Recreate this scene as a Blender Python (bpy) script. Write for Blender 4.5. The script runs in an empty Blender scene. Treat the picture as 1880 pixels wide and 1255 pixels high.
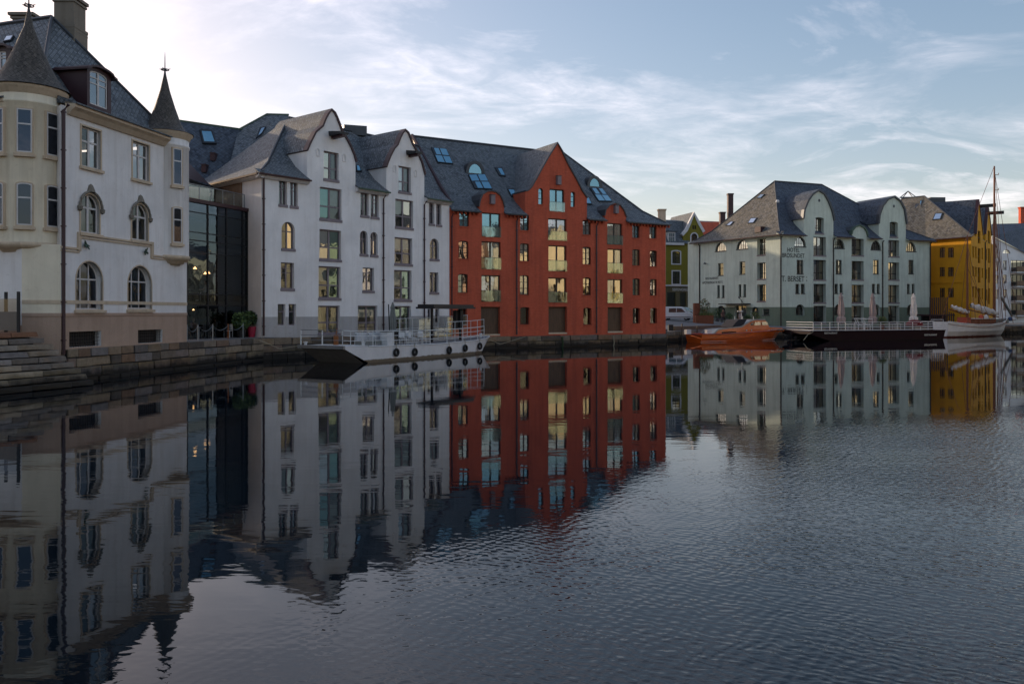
import bpy, math, random
from mathutils import Vector, Matrix
from mathutils.geometry import delaunay_2d_cdt
random.seed(7)
rnd = random.random
def ru(a, b): return a + (b - a) * rnd()
R = math.radians
scene = bpy.context.scene
COL = scene.collection
# ------------------------------------------------------------------ camera
F, CX, HY, H = 1500.0, 940.0, 572.0, 3.2          # focal length in photo pixels, horizon row, eye height over the water
cam = bpy.data.cameras.new('camera'); camo = bpy.data.objects.new('camera', cam); COL.objects.link(camo)
camo.location = (0, 0, H); camo.rotation_euler = (R(90), 0, 0)
cam.sensor_width = 36; cam.lens = F / 1880 * 36; cam.shift_y = -(627.5 - HY) / 1880; cam.clip_end = 3000; cam.clip_start = .2
scene.camera = camo
# ------------------------------------------------------------------ sky and sun
SUN_AZ, SUN_EL = math.atan2(-.78, .62), R(13)
w = bpy.data.worlds.new('World'); scene.world = w; w.use_nodes = True
nt = w.node_tree; N = nt.nodes; L = nt.links
bg = N['Background']
sky = N.new('ShaderNodeTexSky'); sky.sky_type = 'NISHITA'; sky.sun_disc = False
sky.sun_elevation = SUN_EL; sky.sun_rotation = SUN_AZ; sky.altitude = 10; sky.air_density = 1.0; sky.dust_density = 1.3; sky.ozone_density = 1.8
tc = N.new('ShaderNodeTexCoord'); sx = N.new('ShaderNodeSeparateXYZ'); L.new(tc.outputs['Generated'], sx.inputs[0])
def M(op, a, b=None, tree=None):
    t = tree or nt
    m = t.nodes.new('ShaderNodeMath'); m.operation = op
    for i, v in enumerate((a, b)):
        if v is None: continue
        if isinstance(v, (int, float)): m.inputs[i].default_value = v
        else: t.links.new(v, m.inputs[i])
    return m.outputs[0]
den = M('ADD', M('MAXIMUM', sx.outputs[2], 0.0), .16)
cb = N.new('ShaderNodeCombineXYZ')
L.new(M('DIVIDE', sx.outputs[0], den), cb.inputs[0]); L.new(M('DIVIDE', sx.outputs[1], den), cb.inputs[1])
mp = N.new('ShaderNodeMapping'); mp.inputs['Rotation'].default_value = (0, 0, R(-28)); mp.inputs['Scale'].default_value = (1.0, 1.55, 1)
L.new(cb.outputs[0], mp.inputs[0])
def noise(vec, scale, detail, rough, dist=0, tree=None):
    t = tree or nt
    n = t.nodes.new('ShaderNodeTexNoise'); n.inputs['Scale'].default_value = scale; n.inputs['Detail'].default_value = detail
    n.inputs['Roughness'].default_value = rough; n.inputs['Distortion'].default_value = dist
    if vec is not None: t.links.new(vec, n.inputs['Vector'])
    return n.outputs['Fac']
def ramp(fac, stops, tree=None):
    t = tree or nt
    r = t.nodes.new('ShaderNodeValToRGB'); t.links.new(fac, r.inputs[0]); e = r.color_ramp.elements
    while len(e) < len(stops): e.new(.5)
    for i, (p, c) in enumerate(stops):
        e[i].position = p; e[i].color = tuple(c) + (1,) if len(c) == 3 else c
    return r.outputs[0]
g1 = lambda v: (v, v, v)
big = ramp(noise(cb.outputs[0], .8, 3, .5), [(.36, g1(0)), (.62, g1(1))])
wisp = ramp(noise(mp.outputs[0], 1.5, 9, .62, .55), [(.46, g1(0)), (.71, g1(1))])
fine = ramp(noise(mp.outputs[0], 5.5, 7, .65, .8), [(.34, g1(.25)), (.66, g1(1))])
cl = M('MULTIPLY', M('MULTIPLY', wisp, M('ADD', M('MULTIPLY', big, .8), .2)), fine)
cl = M('MINIMUM', M('MULTIPLY', cl, 1.25), .8)
hsv = N.new('ShaderNodeHueSaturation'); hsv.inputs['Saturation'].default_value = 1.22; L.new(sky.outputs[0], hsv.inputs['Color'])
gm = N.new('ShaderNodeGamma'); gm.inputs[1].default_value = .76; tn = N.new('ShaderNodeMix'); tn.data_type = 'RGBA'; tn.blend_type = 'MULTIPLY'; tn.inputs['Factor'].default_value = 1; L.new(hsv.outputs[0], tn.inputs['A']); tn.inputs['B'].default_value = (1.30, 1.02, .95, 1); L.new(tn.outputs['Result'], gm.inputs[0])   # tint warms the sky, gamma evens it out
mix = N.new('ShaderNodeMix'); mix.data_type = 'RGBA'; L.new(cl, mix.inputs['Factor'])
L.new(gm.outputs[0], mix.inputs['A'])
cc = N.new('ShaderNodeMix'); cc.data_type = 'RGBA'; cc.inputs['Factor'].default_value = .62
L.new(gm.outputs[0], cc.inputs['A']); cc.inputs['B'].default_value = (7.4, 6.6, 6.8, 1)
L.new(cc.outputs['Result'], mix.inputs['B'])
L.new(mix.outputs['Result'], bg.inputs['Color']); bg.inputs['Strength'].default_value = .148
sd = bpy.data.lights.new('sun', 'SUN'); sd.energy = 2.6; sd.angle = R(.6); sd.color = (1, .78, .55)
so = bpy.data.objects.new('sun', sd); COL.objects.link(so)
dirs = Vector((math.sin(SUN_AZ) * math.cos(SUN_EL), math.cos(SUN_AZ) * math.cos(SUN_EL), math.sin(SUN_EL)))
so.rotation_euler = dirs.to_track_quat('Z', 'Y').to_euler(); so.location = (-60, 60, 60)
vs = scene.view_settings; vs.view_transform = 'Standard'; vs.look = 'None'; vs.gamma = 1; vs.use_curve_mapping = False
vs.exposure = 0.85
scene.cycles.max_bounces = 8; scene.cycles.transparent_max_bounces = 12; scene.cycles.caustics_reflective = False; scene.cycles.caustics_refractive = False
# ------------------------------------------------------------------ materials
MATS = {}
def newmat(name):
    m = bpy.data.materials.new(name); m.use_nodes = True; MATS[name] = m
    return m, m.node_tree, m.node_tree.nodes['Principled BSDF']
def setp(p, col=None, rough=.7, metal=0, spec=.4):
    if col: p.inputs['Base Color'].default_value = tuple(col) + (1,)
    p.inputs['Roughness'].default_value = rough; p.inputs['Metallic'].default_value = metal; p.inputs['Specular IOR Level'].default_value = spec
def mixc(t, fac, a, b, mode='MIX'):
    m = t.nodes.new('ShaderNodeMix'); m.data_type = 'RGBA'; m.blend_type = mode
    for k, v in (('Factor', fac), ('A', a), ('B', b)):
        s = m.inputs[k]
        if isinstance(v, (int, float)): s.default_value = v
        elif isinstance(v, tuple): s.default_value = v + (1,) if len(v) == 3 else v
        else: t.links.new(v, s)
    return m.outputs['Result']
def bump(t, p, height, strength=.3, dist=.02):
    b = t.nodes.new('ShaderNodeBump'); b.inputs['Strength'].default_value = strength; b.inputs['Distance'].default_value = dist
    t.links.new(height, b.inputs['Height']); t.links.new(b.outputs[0], p.inputs['Normal'])
def coords(t, kind='UV', scale=(1, 1, 1), rot=(0, 0, 0)):
    c = t.nodes.new('ShaderNodeTexCoord'); m = t.nodes.new('ShaderNodeMapping')
    m.inputs['Scale'].default_value = scale; m.inputs['Rotation'].default_value = rot
    t.links.new(c.outputs[kind], m.inputs[0]); return m.outputs[0]
def plain(name, col, rough=.6, metal=0, var=.12, spec=.4):
    m, t, p = newmat(name); setp(p, col, rough, metal, spec)
    n = noise(coords(t, 'Object'), 3.0, 5, .6, 0, t)
    c = mixc(t, ramp(n, [(.3, g1(0)), (.7, g1(1))], t), tuple(v * (1 - var) for v in col), tuple(min(1, v * (1 + var)) for v in col))
    t.links.new(c, p.inputs['Base Color']); return m
def plaster(name, col, stain=(.25, .2, .17), amt=.35, bmp=.25, brick=False):
    m, t, p = newmat(name); setp(p, col, .88, 0, .25)
    uv = coords(t)
    n1 = ramp(noise(uv, .45, 6, .62, .3, t), [(.35, g1(0)), (.75, g1(1))], t)
    streak = ramp(noise(coords(t, 'UV', (2.2, .16, 1)), 1.0, 7, .68, 0, t), [(.47, g1(0)), (.70, g1(1))], t)
    spots = ramp(noise(uv, 3.3, 8, .7, 1.2, t), [(.56, g1(0)), (.68, g1(1))], t)
    c = mixc(t, n1, tuple(v * .88 for v in col), tuple(min(1, v * 1.07) for v in col))
    c = mixc(t, M('MULTIPLY', streak, amt * .75, t), c, stain)
    c = mixc(t, M('MULTIPLY', spots, amt * .4, t), c, tuple(v * .6 for v in stain) if not brick else tuple(min(1, v * 1.25 + .09) for v in col))
    h = noise(uv, 9, 6, .7, 0, t)
    if brick:
        bt = t.nodes.new('ShaderNodeTexBrick'); bt.inputs['Scale'].default_value = 1; bt.inputs['Brick Width'].default_value = .26; bt.inputs['Row Height'].default_value = .085
        bt.inputs['Mortar Size'].default_value = .008; bt.inputs['Mortar Smooth'].default_value = .6
        bt.inputs['Color1'].default_value = (1, 1, 1, 1); bt.inputs['Color2'].default_value = (.84, .84, .84, 1); bt.inputs['Mortar'].default_value = (.8, .8, .8, 1)
        t.links.new(uv, bt.inputs['Vector']); c = mixc(t, .8, c, bt.outputs['Color'], 'MULTIPLY')
        h = M('SUBTRACT', h, bt.outputs['Fac'], t)
    t.links.new(c, p.inputs['Base Color']); bump(t, p, h, bmp, .02); return m
def slate(name, c1, c2, c3, size=.3, moss=.35):
    m, t, p = newmat(name); setp(p, c1, .62, 0, .35)
    uv = coords(t, 'UV', (1, 1, 1), (0, 0, R(45)))
    bt = t.nodes.new('ShaderNodeTexBrick'); bt.offset = 0.0; bt.inputs['Scale'].default_value = 1
    bt.inputs['Brick Width'].default_value = size; bt.inputs['Row Height'].default_value = size; bt.inputs['Mortar Size'].default_value = .016; bt.inputs['Mortar Smooth'].default_value = .4
    bt.inputs['Color1'].default_value = c1 + (1,); bt.inputs['Color2'].default_value = c2 + (1,); bt.inputs['Mortar'].default_value = tuple(v * .3 for v in c1) + (1,); bt.inputs['Bias'].default_value = .1
    t.links.new(uv, bt.inputs['Vector'])
    vor = t.nodes.new('ShaderNodeTexVoronoi'); vor.feature = 'F1'; vor.inputs['Scale'].default_value = 1 / size; vor.inputs['Randomness'].default_value = .25
    t.links.new(uv, vor.inputs['Vector'])
    c = mixc(t, ramp(M('FRACT', M('MULTIPLY', vor.outputs['Color'], 7.3, t), None, t), [(.0, g1(0)), (1, g1(1))], t), bt.outputs['Color'], mixc(t, .5, bt.outputs['Color'], c3))
    blot = ramp(noise(coords(t), .35, 6, .65, .5, t), [(.42, g1(0)), (.72, g1(1))], t)
    c = mixc(t, M('MULTIPLY', blot, moss, t), c, tuple(v * 1.25 for v in c3))
    grain = noise(coords(t), 14, 4, .7, 0, t)
    c = mixc(t, .5, c, ramp(grain, [(.3, g1(.55)), (.7, g1(1.15))], t), 'MULTIPLY')
    t.links.new(c, p.inputs['Base Color'])
    wv = t.nodes.new('ShaderNodeSeparateXYZ'); t.links.new(uv, wv.inputs[0])
    hh = M('SUBTRACT', M('MULTIPLY', grain, .5, t), bt.outputs['Fac'], t)
    bump(t, p, M('ADD', hh, M('MULTIPLY', vor.outputs['Color'], 1.2, t), t), .7, .03); return m
def stone(name, cols, wet=True):
    m, t, p = newmat(name); setp(p, cols[0], .85, 0, .3)
    oi = t.nodes.new('ShaderNodeObjectInfo'); geo = t.nodes.new('ShaderNodeNewGeometry')
    n = len(cols)
    c = ramp(oi.outputs['Random'], [((i + .01) / n, cols[i]) for i in range(n)], t)
    ns = noise(geo.outputs['Position'], 2.6, 7, .7, .4, t)
    c = mixc(t, .75, c, ramp(ns, [(.3, g1(.5)), (.72, g1(1.3))], t), 'MULTIPLY')
    rust = ramp(noise(geo.outputs['Position'], .9, 5, .6, .6, t), [(.55, g1(0)), (.72, g1(1))], t)
    c = mixc(t, M('MULTIPLY', rust, .5, t), c, (.20, .12, .055))
    if wet:
        s = t.nodes.new('ShaderNodeSeparateXYZ'); t.links.new(geo.outputs['Position'], s.inputs[0])
        wz = M('ADD', s.outputs[2], M('MULTIPLY', M('SUBTRACT', noise(geo.outputs['Position'], 1.3, 5, .6, 0, t), .5, t), .7, t), t)
        c = mixc(t, ramp(wz, [(.30, g1(.93)), (.62, g1(0))], t), c, (.016, .013, .010))
        c = mixc(t, ramp(wz, [(.45, g1(.0)), (.55, g1(.35)), (.8, g1(0))], t), c, (.09, .07, .02))
    t.links.new(c, p.inputs['Base Color'])
    bump(t, p, noise(geo.outputs['Position'], 7, 8, .75, 0, t), .6, .04); return m
def wood(name, col, plank=.14, rough=.6, vertical=True, gloss=0):
    m, t, p = newmat(name); setp(p, col, rough, 0, .5)
    uv = coords(t, 'UV', (1, 1, 1), (0, 0, R(90) if vertical else 0))
    n = noise(coords(t, 'UV', (9, .6, 1) if vertical else (.6, 9, 1)), 1.5, 6, .6, .3, t)
    c = mixc(t, ramp(n, [(.3, g1(0)), (.7, g1(1))], t), tuple(v * .55 for v in col), tuple(v * 1.25 for v in col))
    if plank:
        bt = t.nodes.new('ShaderNodeTexBrick'); bt.inputs['Scale'].default_value = 1; bt.inputs['Brick Width'].default_value = 40; bt.inputs['Row Height'].default_value = plank; bt.inputs['Mortar Size'].default_value = .008
        bt.inputs['Color1'].default_value = (1, 1, 1, 1); bt.inputs['Color2'].default_value = (.8, .8, .8, 1); bt.inputs['Mortar'].default_value = (.25, .25, .25, 1)
        t.links.new(uv, bt.inputs['Vector']); c = mixc(t, 1., c, bt.outputs['Color'], 'MULTIPLY')
    t.links.new(c, p.inputs['Base Color'])
    if gloss: p.inputs['Coat Weight'].default_value = gloss; p.inputs['Coat Roughness'].default_value = .08
    return m
def glass(name, tint, refl=.30, dark=.7):
    m, t, p = newmat(name)
    t.nodes.remove(p); out = t.nodes['Material Output']
    gl = t.nodes.new('ShaderNodeBsdfGlossy'); gl.inputs['Roughness'].default_value = .015; gl.inputs['Color'].default_value = tint + (1,)
    tr = t.nodes.new('ShaderNodeBsdfTransparent'); tr.inputs['Color'].default_value = (dark, dark * 1.02, dark, 1)
    fr = t.nodes.new('ShaderNodeFresnel'); fr.inputs[0].default_value = 1.5
    bm = t.nodes.new('ShaderNodeBump'); bm.inputs['Strength'].default_value = .06; bm.inputs['Distance'].default_value = .05
    t.links.new(noise(coords(t), 1.6, 2, .5, 0, t), bm.inputs['Height']); t.links.new(bm.outputs[0], gl.inputs['Normal'])
    ms = t.nodes.new('ShaderNodeMixShader'); t.links.new(M('MINIMUM', M('ADD', fr.outputs[0], refl, t), 1.0, t), ms.inputs[0])
    t.links.new(tr.outputs[0], ms.inputs[1]); t.links.new(gl.outputs[0], ms.inputs[2]); t.links.new(ms.outputs[0], out.inputs[0]); return m
def emit(name, col, s):
    m, t, p = newmat(name); setp(p, col, .5); p.inputs['Emission Color'].default_value = col + (1,); p.inputs['Emission Strength'].default_value = s; return m
def hull(name, col, low, zline, rustamt=.5):
    m, t, p = newmat(name); setp(p, col, .45, 0, .5)
    geo = t.nodes.new('ShaderNodeNewGeometry'); s = t.nodes.new('ShaderNodeSeparateXYZ'); t.links.new(geo.outputs['Position'], s.inputs[0])
    wz = M('ADD', s.outputs[2], M('MULTIPLY', M('SUBTRACT', noise(geo.outputs['Position'], 2.2, 5, .65, 0, t), .5, t), .22, t), t)
    c = mixc(t, ramp(noise(geo.outputs['Position'], 1.2, 5, .6, 0, t), [(.3, g1(0)), (.7, g1(1))], t), tuple(v * .85 for v in col), col)
    st = ramp(noise(coords(t, 'UV', (2.5, .3, 1)), 1.3, 6, .7, 0, t), [(.56, g1(0)), (.72, g1(1))], t)
    c = mixc(t, M('MULTIPLY', st, rustamt, t), c, (.33, .13, .03))
    c = mixc(t, ramp(wz, [(zline, g1(1)), (zline + .06, g1(0))], t), c, low)
    t.links.new(c, p.inputs['Base Color']); return m
plaster('plaster_white', (.82, .79, .78), (.45, .39, .35), .32)
plaster('plaster_white_base', (.44, .42, .42), (.3, .26, .2), .6, .5)
plaster('plaster_red', (.58, .12, .064), (.24, .06, .04), .6, .5, brick=True)
plaster('plaster_cream', (.82, .72, .56), (.48, .38, .25), .4)
plaster('plaster_pale', (.80, .76, .74), (.46, .39, .34), .42)
plaster('plaster_pink', (.46, .32, .24), (.26, .17, .12), .5, .8)
plaster('plaster_mint', (.54, .60, .53), (.26, .30, .26), .65)
plaster('plaster_green', (.15, .19, .145), (.09, .11, .08), .5)
plaster('plaster_yellow', (.66, .31, .02), (.42, .18, .015), .35)
plaster('plaster_olive', (.22, .19, .03), (.13, .11, .02), .5)
plaster('plaster_olive_base', (.16, .14, .08), (.1, .08, .05), .5)
plaster('plaster_bank', (.72, .66, .46), (.45, .38, .25), .3)
plaster('bank_white', (.74, .72, .68), (.45, .38, .25), .3)
plaster('bank_rose', (.5, .36, .28), (.45, .38, .25), .3)
plaster('bank_grey', (.42, .44, .42), (.3, .3, .25), .3)
plaster('render_trim', (.60, .47, .34), (.28, .19, .13), .5)
plaster('chimney_render', (.22, .19, .155), (.12, .1, .08), .6)
slate('slate', (.022, .03, .045), (.21, .235, .27), (.13, .145, .15), .18)
slate('slate_dark', (.014, .02, .036), (.085, .105, .145), (.10, .12, .15), .25, .2)
slate('slate_sunlit', (.03, .031, .034), (.17, .168, .165), (.15, .13, .095), .32, .45)  # for slopes facing the sun: warm light is put into the slate colour
slate('shingle_brown', (.035, .03, .027), (.13, .11, .095), (.09, .075, .06), .2)
stone('quay_stone', [(.17, .13, .10), (.25, .19, .13), (.12, .11, .11), (.29, .22, .15), (.20, .12, .075), (.20, .175, .165), (.10, .08, .065)])
stone('step_stone', [(.28, .22, .16), (.19, .16, .14), (.33, .26, .18), (.21, .19, .19), (.16, .13, .10)])
stone('red_slab', [(.20, .09, .05), (.24, .115, .065)])
plain('ground_paving', (.13, .13, .135), .9)
plain('maroon', (.045, .016, .02), .45)
plain('trim_white', (.62, .60, .60), .6)
plain('frame_white', (.58, .54, .52), .55)
plain('frame_mauve', (.20, .165, .18), .55)
plain('frame_dark', (.03, .022, .018), .5)
plain('frame_slim', (.018, .022, .028), .4)
plain('lead', (.055, .06, .07), .45, .3)
plain('copper', (.075, .115, .085), .6, .2)
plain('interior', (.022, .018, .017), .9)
plain('curtain', (.55, .50, .38), .9)
plain('blind', (.55, .62, .60), .9)
plain('steel_white', (.62, .63, .64), .4)
plain('steel_grey', (.22, .24, .26), .4, .5)
plain('black', (.012, .012, .014), .5)
plain('rubber', (.014, .013, .013), .8)
plain('canvas_white', (.62, .58, .56), .9)
plain('canvas_pink', (.34, .27, .26), .9)
plain('canvas_grey', (.20, .21, .20), .9)
plain('roof_black', (.015, .017, .022), .35)
plain('car_white', (.55, .58, .60), .25, 0, .03, .6)
plain('car_blue', (.36, .46, .50), .25, 0, .03, .6)
plain('ramp_grey', (.34, .31, .30), .7)
plain('deck_grey', (.22, .22, .23), .75)
plain('rust', (.25, .09, .03), .8)
plain('corten', (.16, .055, .028), .85)
plain('leaf', (.05, .085, .02), .7, 0, .4)
plain('leaf_dark', (.02, .045, .015), .7, 0, .4)
plain('leaf_yellow', (.13, .12, .03), .7, 0, .4)
plain('bark', (.06, .045, .035), .9)
plain('pot_red', (.35, .02, .05), .5)
plain('gold', (.55, .30, .05), .4, .3)
plain('skin', (.42, .24, .17), .6)
plain('cloth_dark', (.02, .02, .028), .9)
plain('cloth_white', (.5, .5, .52), .9)
plain('cloth_blue', (.05, .08, .16), .9)
plain('cloth_brown', (.12, .06, .05), .9)
plain('hair', (.035, .022, .015), .8)
plain('text_black', (.02, .022, .022), .7)
plain('text_white', (.6, .6, .58), .6)
plain('spar', (.16, .05, .022), .5)
plain('rope', (.32, .28, .2), .9)
plain('red_cloth', (.12, .012, .015), .8)
wood('door_wood', (.11, .06, .032), .12)
wood('clad_wood', (.20, .11, .055), .12)
wood('pier_wood', (.10, .075, .055), .18, vertical=False)
wood('varnish', (.72, .13, .012), .11, .35, vertical=False, gloss=.8)
wood('varnish_dark', (.32, .03, .008), 0, .35, vertical=False, gloss=.8)
glass('glass', (.75, .80, .85), .30)
glass('glass_warm', (1.0, .95, .84), .34, .5)
glass('glass_blue', (.36, .60, .70), .42, .4)
glass('glass_dim', (.55, .6, .6), .12)
glass('glass_wall', (.40, .52, .64), .17, .65)
glass('glass_dark', (.6, .7, .9), .04, .5)
glass('glass_teal', (.35, .55, .55), .30, .5)
glass('glass_rail', (.7, .85, .82), .10, .85)
emit('lamp_warm', (1.0, .55, .22), 3.0)
emit('lamp_faint', (1.0, .5, .2), .5)
hull('hull_white', (.66, .65, .66), (.10, .075, .05), .16, .35)
hull('hull_sail', (.72, .72, .74), (.12, .03, .02), .14, .1)
hull('hull_maroon', (.014, .005, .008), (.01, .006, .006), .1, .0)
MT = MATS
_p = MATS['hull_maroon'].node_tree.nodes['Principled BSDF']; _p.inputs['Roughness'].default_value = .7; _p.inputs['Specular IOR Level'].default_value = .12
# ------------------------------------------------------------------ mesh helpers
class MB:
    def __init__(s): s.v = []; s.f = []; s.m = []; s.mats = []
    def mi(s, m):
        if m not in s.mats: s.mats.append(m)
        return s.mats.index(m)
    def face(s, pts, m):
        b = len(s.v); s.v += [tuple(p) for p in pts]; s.f.append(tuple(range(b, b + len(pts)))); s.m.append(s.mi(m))
    def faces(s, pts, fs, m):
        b = len(s.v); s.v += [tuple(p) for p in pts]; i = s.mi(m)
        for f in fs: s.f.append(tuple(b + k for k in f)); s.m.append(i)
    def prism(s, a, b, m, mside=None, cap=True):       # two rings of equal count
        n = len(a); base = len(s.v); s.v += [tuple(p) for p in a] + [tuple(p) for p in b]
        i = s.mi(m); j = s.mi(mside or m)
        for k in range(n):
            q = (k + 1) % n; s.f.append((base + k, base + q, base + n + q, base + n + k)); s.m.append(j)
        if cap:
            s.f.append(tuple(range(base + n - 1, base - 1, -1))); s.m.append(i)
            s.f.append(tuple(range(base + n, base + 2 * n))); s.m.append(i)
    def box(s, c, ax, ay, az, m):                       # centre and three half vectors
        c = Vector(c); ax = Vector(ax); ay = Vector(ay); az = Vector(az)
        lo = [c - ax - ay - az, c + ax - ay - az, c + ax + ay - az, c - ax + ay - az]
        s.prism(lo, [p + 2 * az for p in lo], m)
    def abox(s, x0, x1, y0, y1, z0, z1, m):
        s.box(((x0 + x1) / 2, (y0 + y1) / 2, (z0 + z1) / 2), ((x1 - x0) / 2, 0, 0), (0, (y1 - y0) / 2, 0), (0, 0, (z1 - z0) / 2), m)
    def tube(s, pts, r, m, n=6, r2=None):
        pts = [Vector(p) for p in pts]; k = len(pts); rings = []
        for i, p in enumerate(pts):
            d = (pts[min(i + 1, k - 1)] - pts[max(i - 1, 0)]).normalized()
            a = d.cross(Vector((0, 0, 1)) if abs(d.z) < .9 else Vector((1, 0, 0))).normalized(); b = d.cross(a)
            rr = r if r2 is None else r + (r2 - r) * i / max(1, k - 1)
            rings.append([p + rr * (math.cos(2 * math.pi * j / n) * a + math.sin(2 * math.pi * j / n) * b) for j in range(n)])
        base = len(s.v); i0 = s.mi(m)
        for rg in rings: s.v += [tuple(q) for q in rg]
        for i in range(k - 1):
            for j in range(n):
                q = (j + 1) % n; s.f.append((base + i * n + j, base + i * n + q, base + (i + 1) * n + q, base + (i + 1) * n + j)); s.m.append(i0)
        s.f.append(tuple(range(base + n - 1, base - 1, -1))); s.m.append(i0)
        s.f.append(tuple(range(base + (k - 1) * n, base + k * n))); s.m.append(i0)
    def lathe(s, c, prof, m, n=32, a0=0, a1=2 * math.pi):   # prof: (r, z[, mat])
        base = len(s.v); full = abs(a1 - a0 - 2 * math.pi) < 1e-6; cols = n if full else n + 1
        for q in prof:
            for j in range(cols):
                a = a0 + (a1 - a0) * j / n; s.v.append((c[0] + q[0] * math.cos(a), c[1] + q[0] * math.sin(a), q[1]))
        for i in range(len(prof) - 1):
            mi = s.mi(prof[i][2] if len(prof[i]) > 2 else m)
            for j in range(n):
                q = (j + 1) % cols; s.f.append((base + i * cols + j, base + i * cols + q, base + (i + 1) * cols + q, base + (i + 1) * cols + j)); s.m.append(mi)
    def build(s, name, parent=None, origin=None, smooth=False, mat=None):
        if origin is None: origin = ROOTLOC.get(parent.name, Vector((0, 0, 0))) if parent else Vector((0, 0, 0))
        me = bpy.data.meshes.new(name); o3 = Vector(origin)
        me.from_pydata([tuple(Vector(p) - o3) for p in s.v], [], s.f)
        for k in s.mats: me.materials.append(MT[k])
        me.polygons.foreach_set('material_index', s.m)
        uvl = me.uv_layers.new(name='UVMap').data
        for pl in me.polygons:
            n = pl.normal; u = Vector((0, 0, 1)).cross(n)
            if u.length < .25: u = Vector((1, 0, 0)); v = Vector((0, 1, 0))
            else:
                u.normalize(); v = n.cross(u)
            for li in pl.loop_indices:
                p = me.vertices[me.loops[li].vertex_index].co + o3; uvl[li].uv = (p.dot(u), p.dot(v))
            pl.use_smooth = smooth
        me.update()
        o = bpy.data.objects.new(name, me); COL.objects.link(o); ROOTLOC[o.name] = o3
        if parent: o.parent = parent
        else: o.location = o3
        if smooth:
            md = o.modifiers.new('w', 'WEIGHTED_NORMAL') if False else None
        return o
ROOTLOC = {}
def root(name, loc, label, cat, group=None):
    o = bpy.data.objects.new(name, None); COL.objects.link(o); o.location = loc; o.empty_display_size = .3
    o['label'] = label; o['category'] = cat
    if group: o['group'] = group
    ROOTLOC[o.name] = Vector(loc); return o
def tag(o, label, cat, group=None):
    o['label'] = label; o['category'] = cat
    if group: o['group'] = group
    return o
def thing(mb, name, loc, label, cat, group=None, smooth=False):
    o = mb.build(name, None, loc, smooth); return tag(o, label, cat, group)
def copy_tree(o, parent=None):
    c = o.copy(); COL.objects.link(c)
    if parent: c.parent = parent
    ROOTLOC[c.name] = ROOTLOC.get(o.name, Vector((0, 0, 0)))
    for ch in list(o.children): copy_tree(ch, c)
    return c
class Plane:
    """a vertical wall plane: u runs along it, d is the offset outwards (towards the viewer's side)"""
    def __init__(s, O, E):
        s.O = Vector((O[0], O[1])); e = Vector((E[0], E[1])) - s.O; s.L = e.length; s.t = e.normalized()
        s.n = Vector((s.t.y, -s.t.x))
    def P(s, u, z, d=0): q = s.O + s.t * u + s.n * d; return Vector((q.x, q.y, z))
    def u(s, px): r = (px - CX) / F; return (r * s.O.y - s.O.x) / (s.t.x - r * s.t.y)
    def z(s, px, py): return H + (HY - py) * (s.O.y + s.u(px) * s.t.y) / F
    def uz(s, px, py): return (s.u(px), s.z(px, py))
def at(px, Y): return ((px - CX) / F * Y, Y)
def pln(p0, Y0, p1, Y1): return Plane(at(p0, Y0), at(p1, Y1))
def pt(px, py, Y): return Vector(((px - CX) / F * Y, Y, H + (HY - py) * Y / F))
def rayplane(px, py, a, b, c):
    d = Vector(((px - CX) / F, 1, (HY - py) / F)); o = Vector((0, 0, H)); n = (b - a).cross(c - a)
    return o + d * ((a - o).dot(n) / d.dot(n))
def tri2d(outline, holes, lines=()):
    pts = []; ed = []
    def add(poly):
        b = len(pts); pts.extend(Vector(p) for p in poly); k = len(poly); ed.extend((b + i, b + (i + 1) % k) for i in range(k))
    add(outline)
    for h in holes: add(h)
    for a, b in lines:
        q = len(pts); pts.append(Vector(a)); pts.append(Vector(b)); ed.append((q, q + 1))
    r = delaunay_2d_cdt(pts, ed, [], 0, 1e-5)
    vs_, fs = r[0], r[2]
    def inside(p, poly):
        c = False; j = len(poly) - 1
        for i in range(len(poly)):
            a, b = poly[i], poly[j]
            if (a[1] > p[1]) != (b[1] > p[1]) and p[0] < (b[0] - a[0]) * (p[1] - a[1]) / (b[1] - a[1]) + a[0]: c = not c
            j = i
        return c
    keep = []
    for f in fs:
        c = sum((vs_[i] for i in f), Vector((0, 0))) / len(f)
        if inside(c, outline) and not any(inside(c, h) for h in holes): keep.append(f)
    return vs_, keep
def shape_poly(sh, u0, u1, z0, z1, i=0.0):
    u0 += i; u1 -= i; z0 += i; z1 -= i; w2 = (u1 - u0) / 2; uc = (u0 + u1) / 2
    if sh == 'rect': return [(u0, z0), (u1, z0), (u1, z1), (u0, z1)]
    if sh == 'seg': rise = .26 * w2; n = 7
    elif sh == 'round': rise = min(w2, z1 - z0); n = 12
    else: rise = z1 - z0 - .002; n = 14
    pts = [(u0, z0), (u1, z0)]
    for k in range(n + 1):
        a = math.pi * k / n; pts.append((uc + w2 * math.cos(a), z1 - rise + rise * math.sin(a)))
    return pts
def top_at(sh, u0, u1, z0, z1, u):
    w2 = (u1 - u0) / 2; uc = (u0 + u1) / 2
    if sh == 'rect': return z1
    rise = .26 * w2 if sh == 'seg' else (min(w2, z1 - z0) if sh == 'round' else z1 - z0)
    k = max(0, 1 - ((u - uc) / w2) ** 2); return z1 - rise + rise * math.sqrt(k)
def clip(poly, ua, ub):
    for s_, lim in ((1, ua), (-1, -ub)):
        out = []
        for i in range(len(poly)):
            a, b = poly[i - 1], poly[i]; da, db = s_ * a[0] - lim, s_ * b[0] - lim
            if (da >= 0) != (db >= 0): k = da / (da - db); out.append((a[0] + k * (b[0] - a[0]), a[1] + k * (b[1] - a[1])))
            if db >= 0: out.append(b)
        poly = out
    return poly
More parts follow.
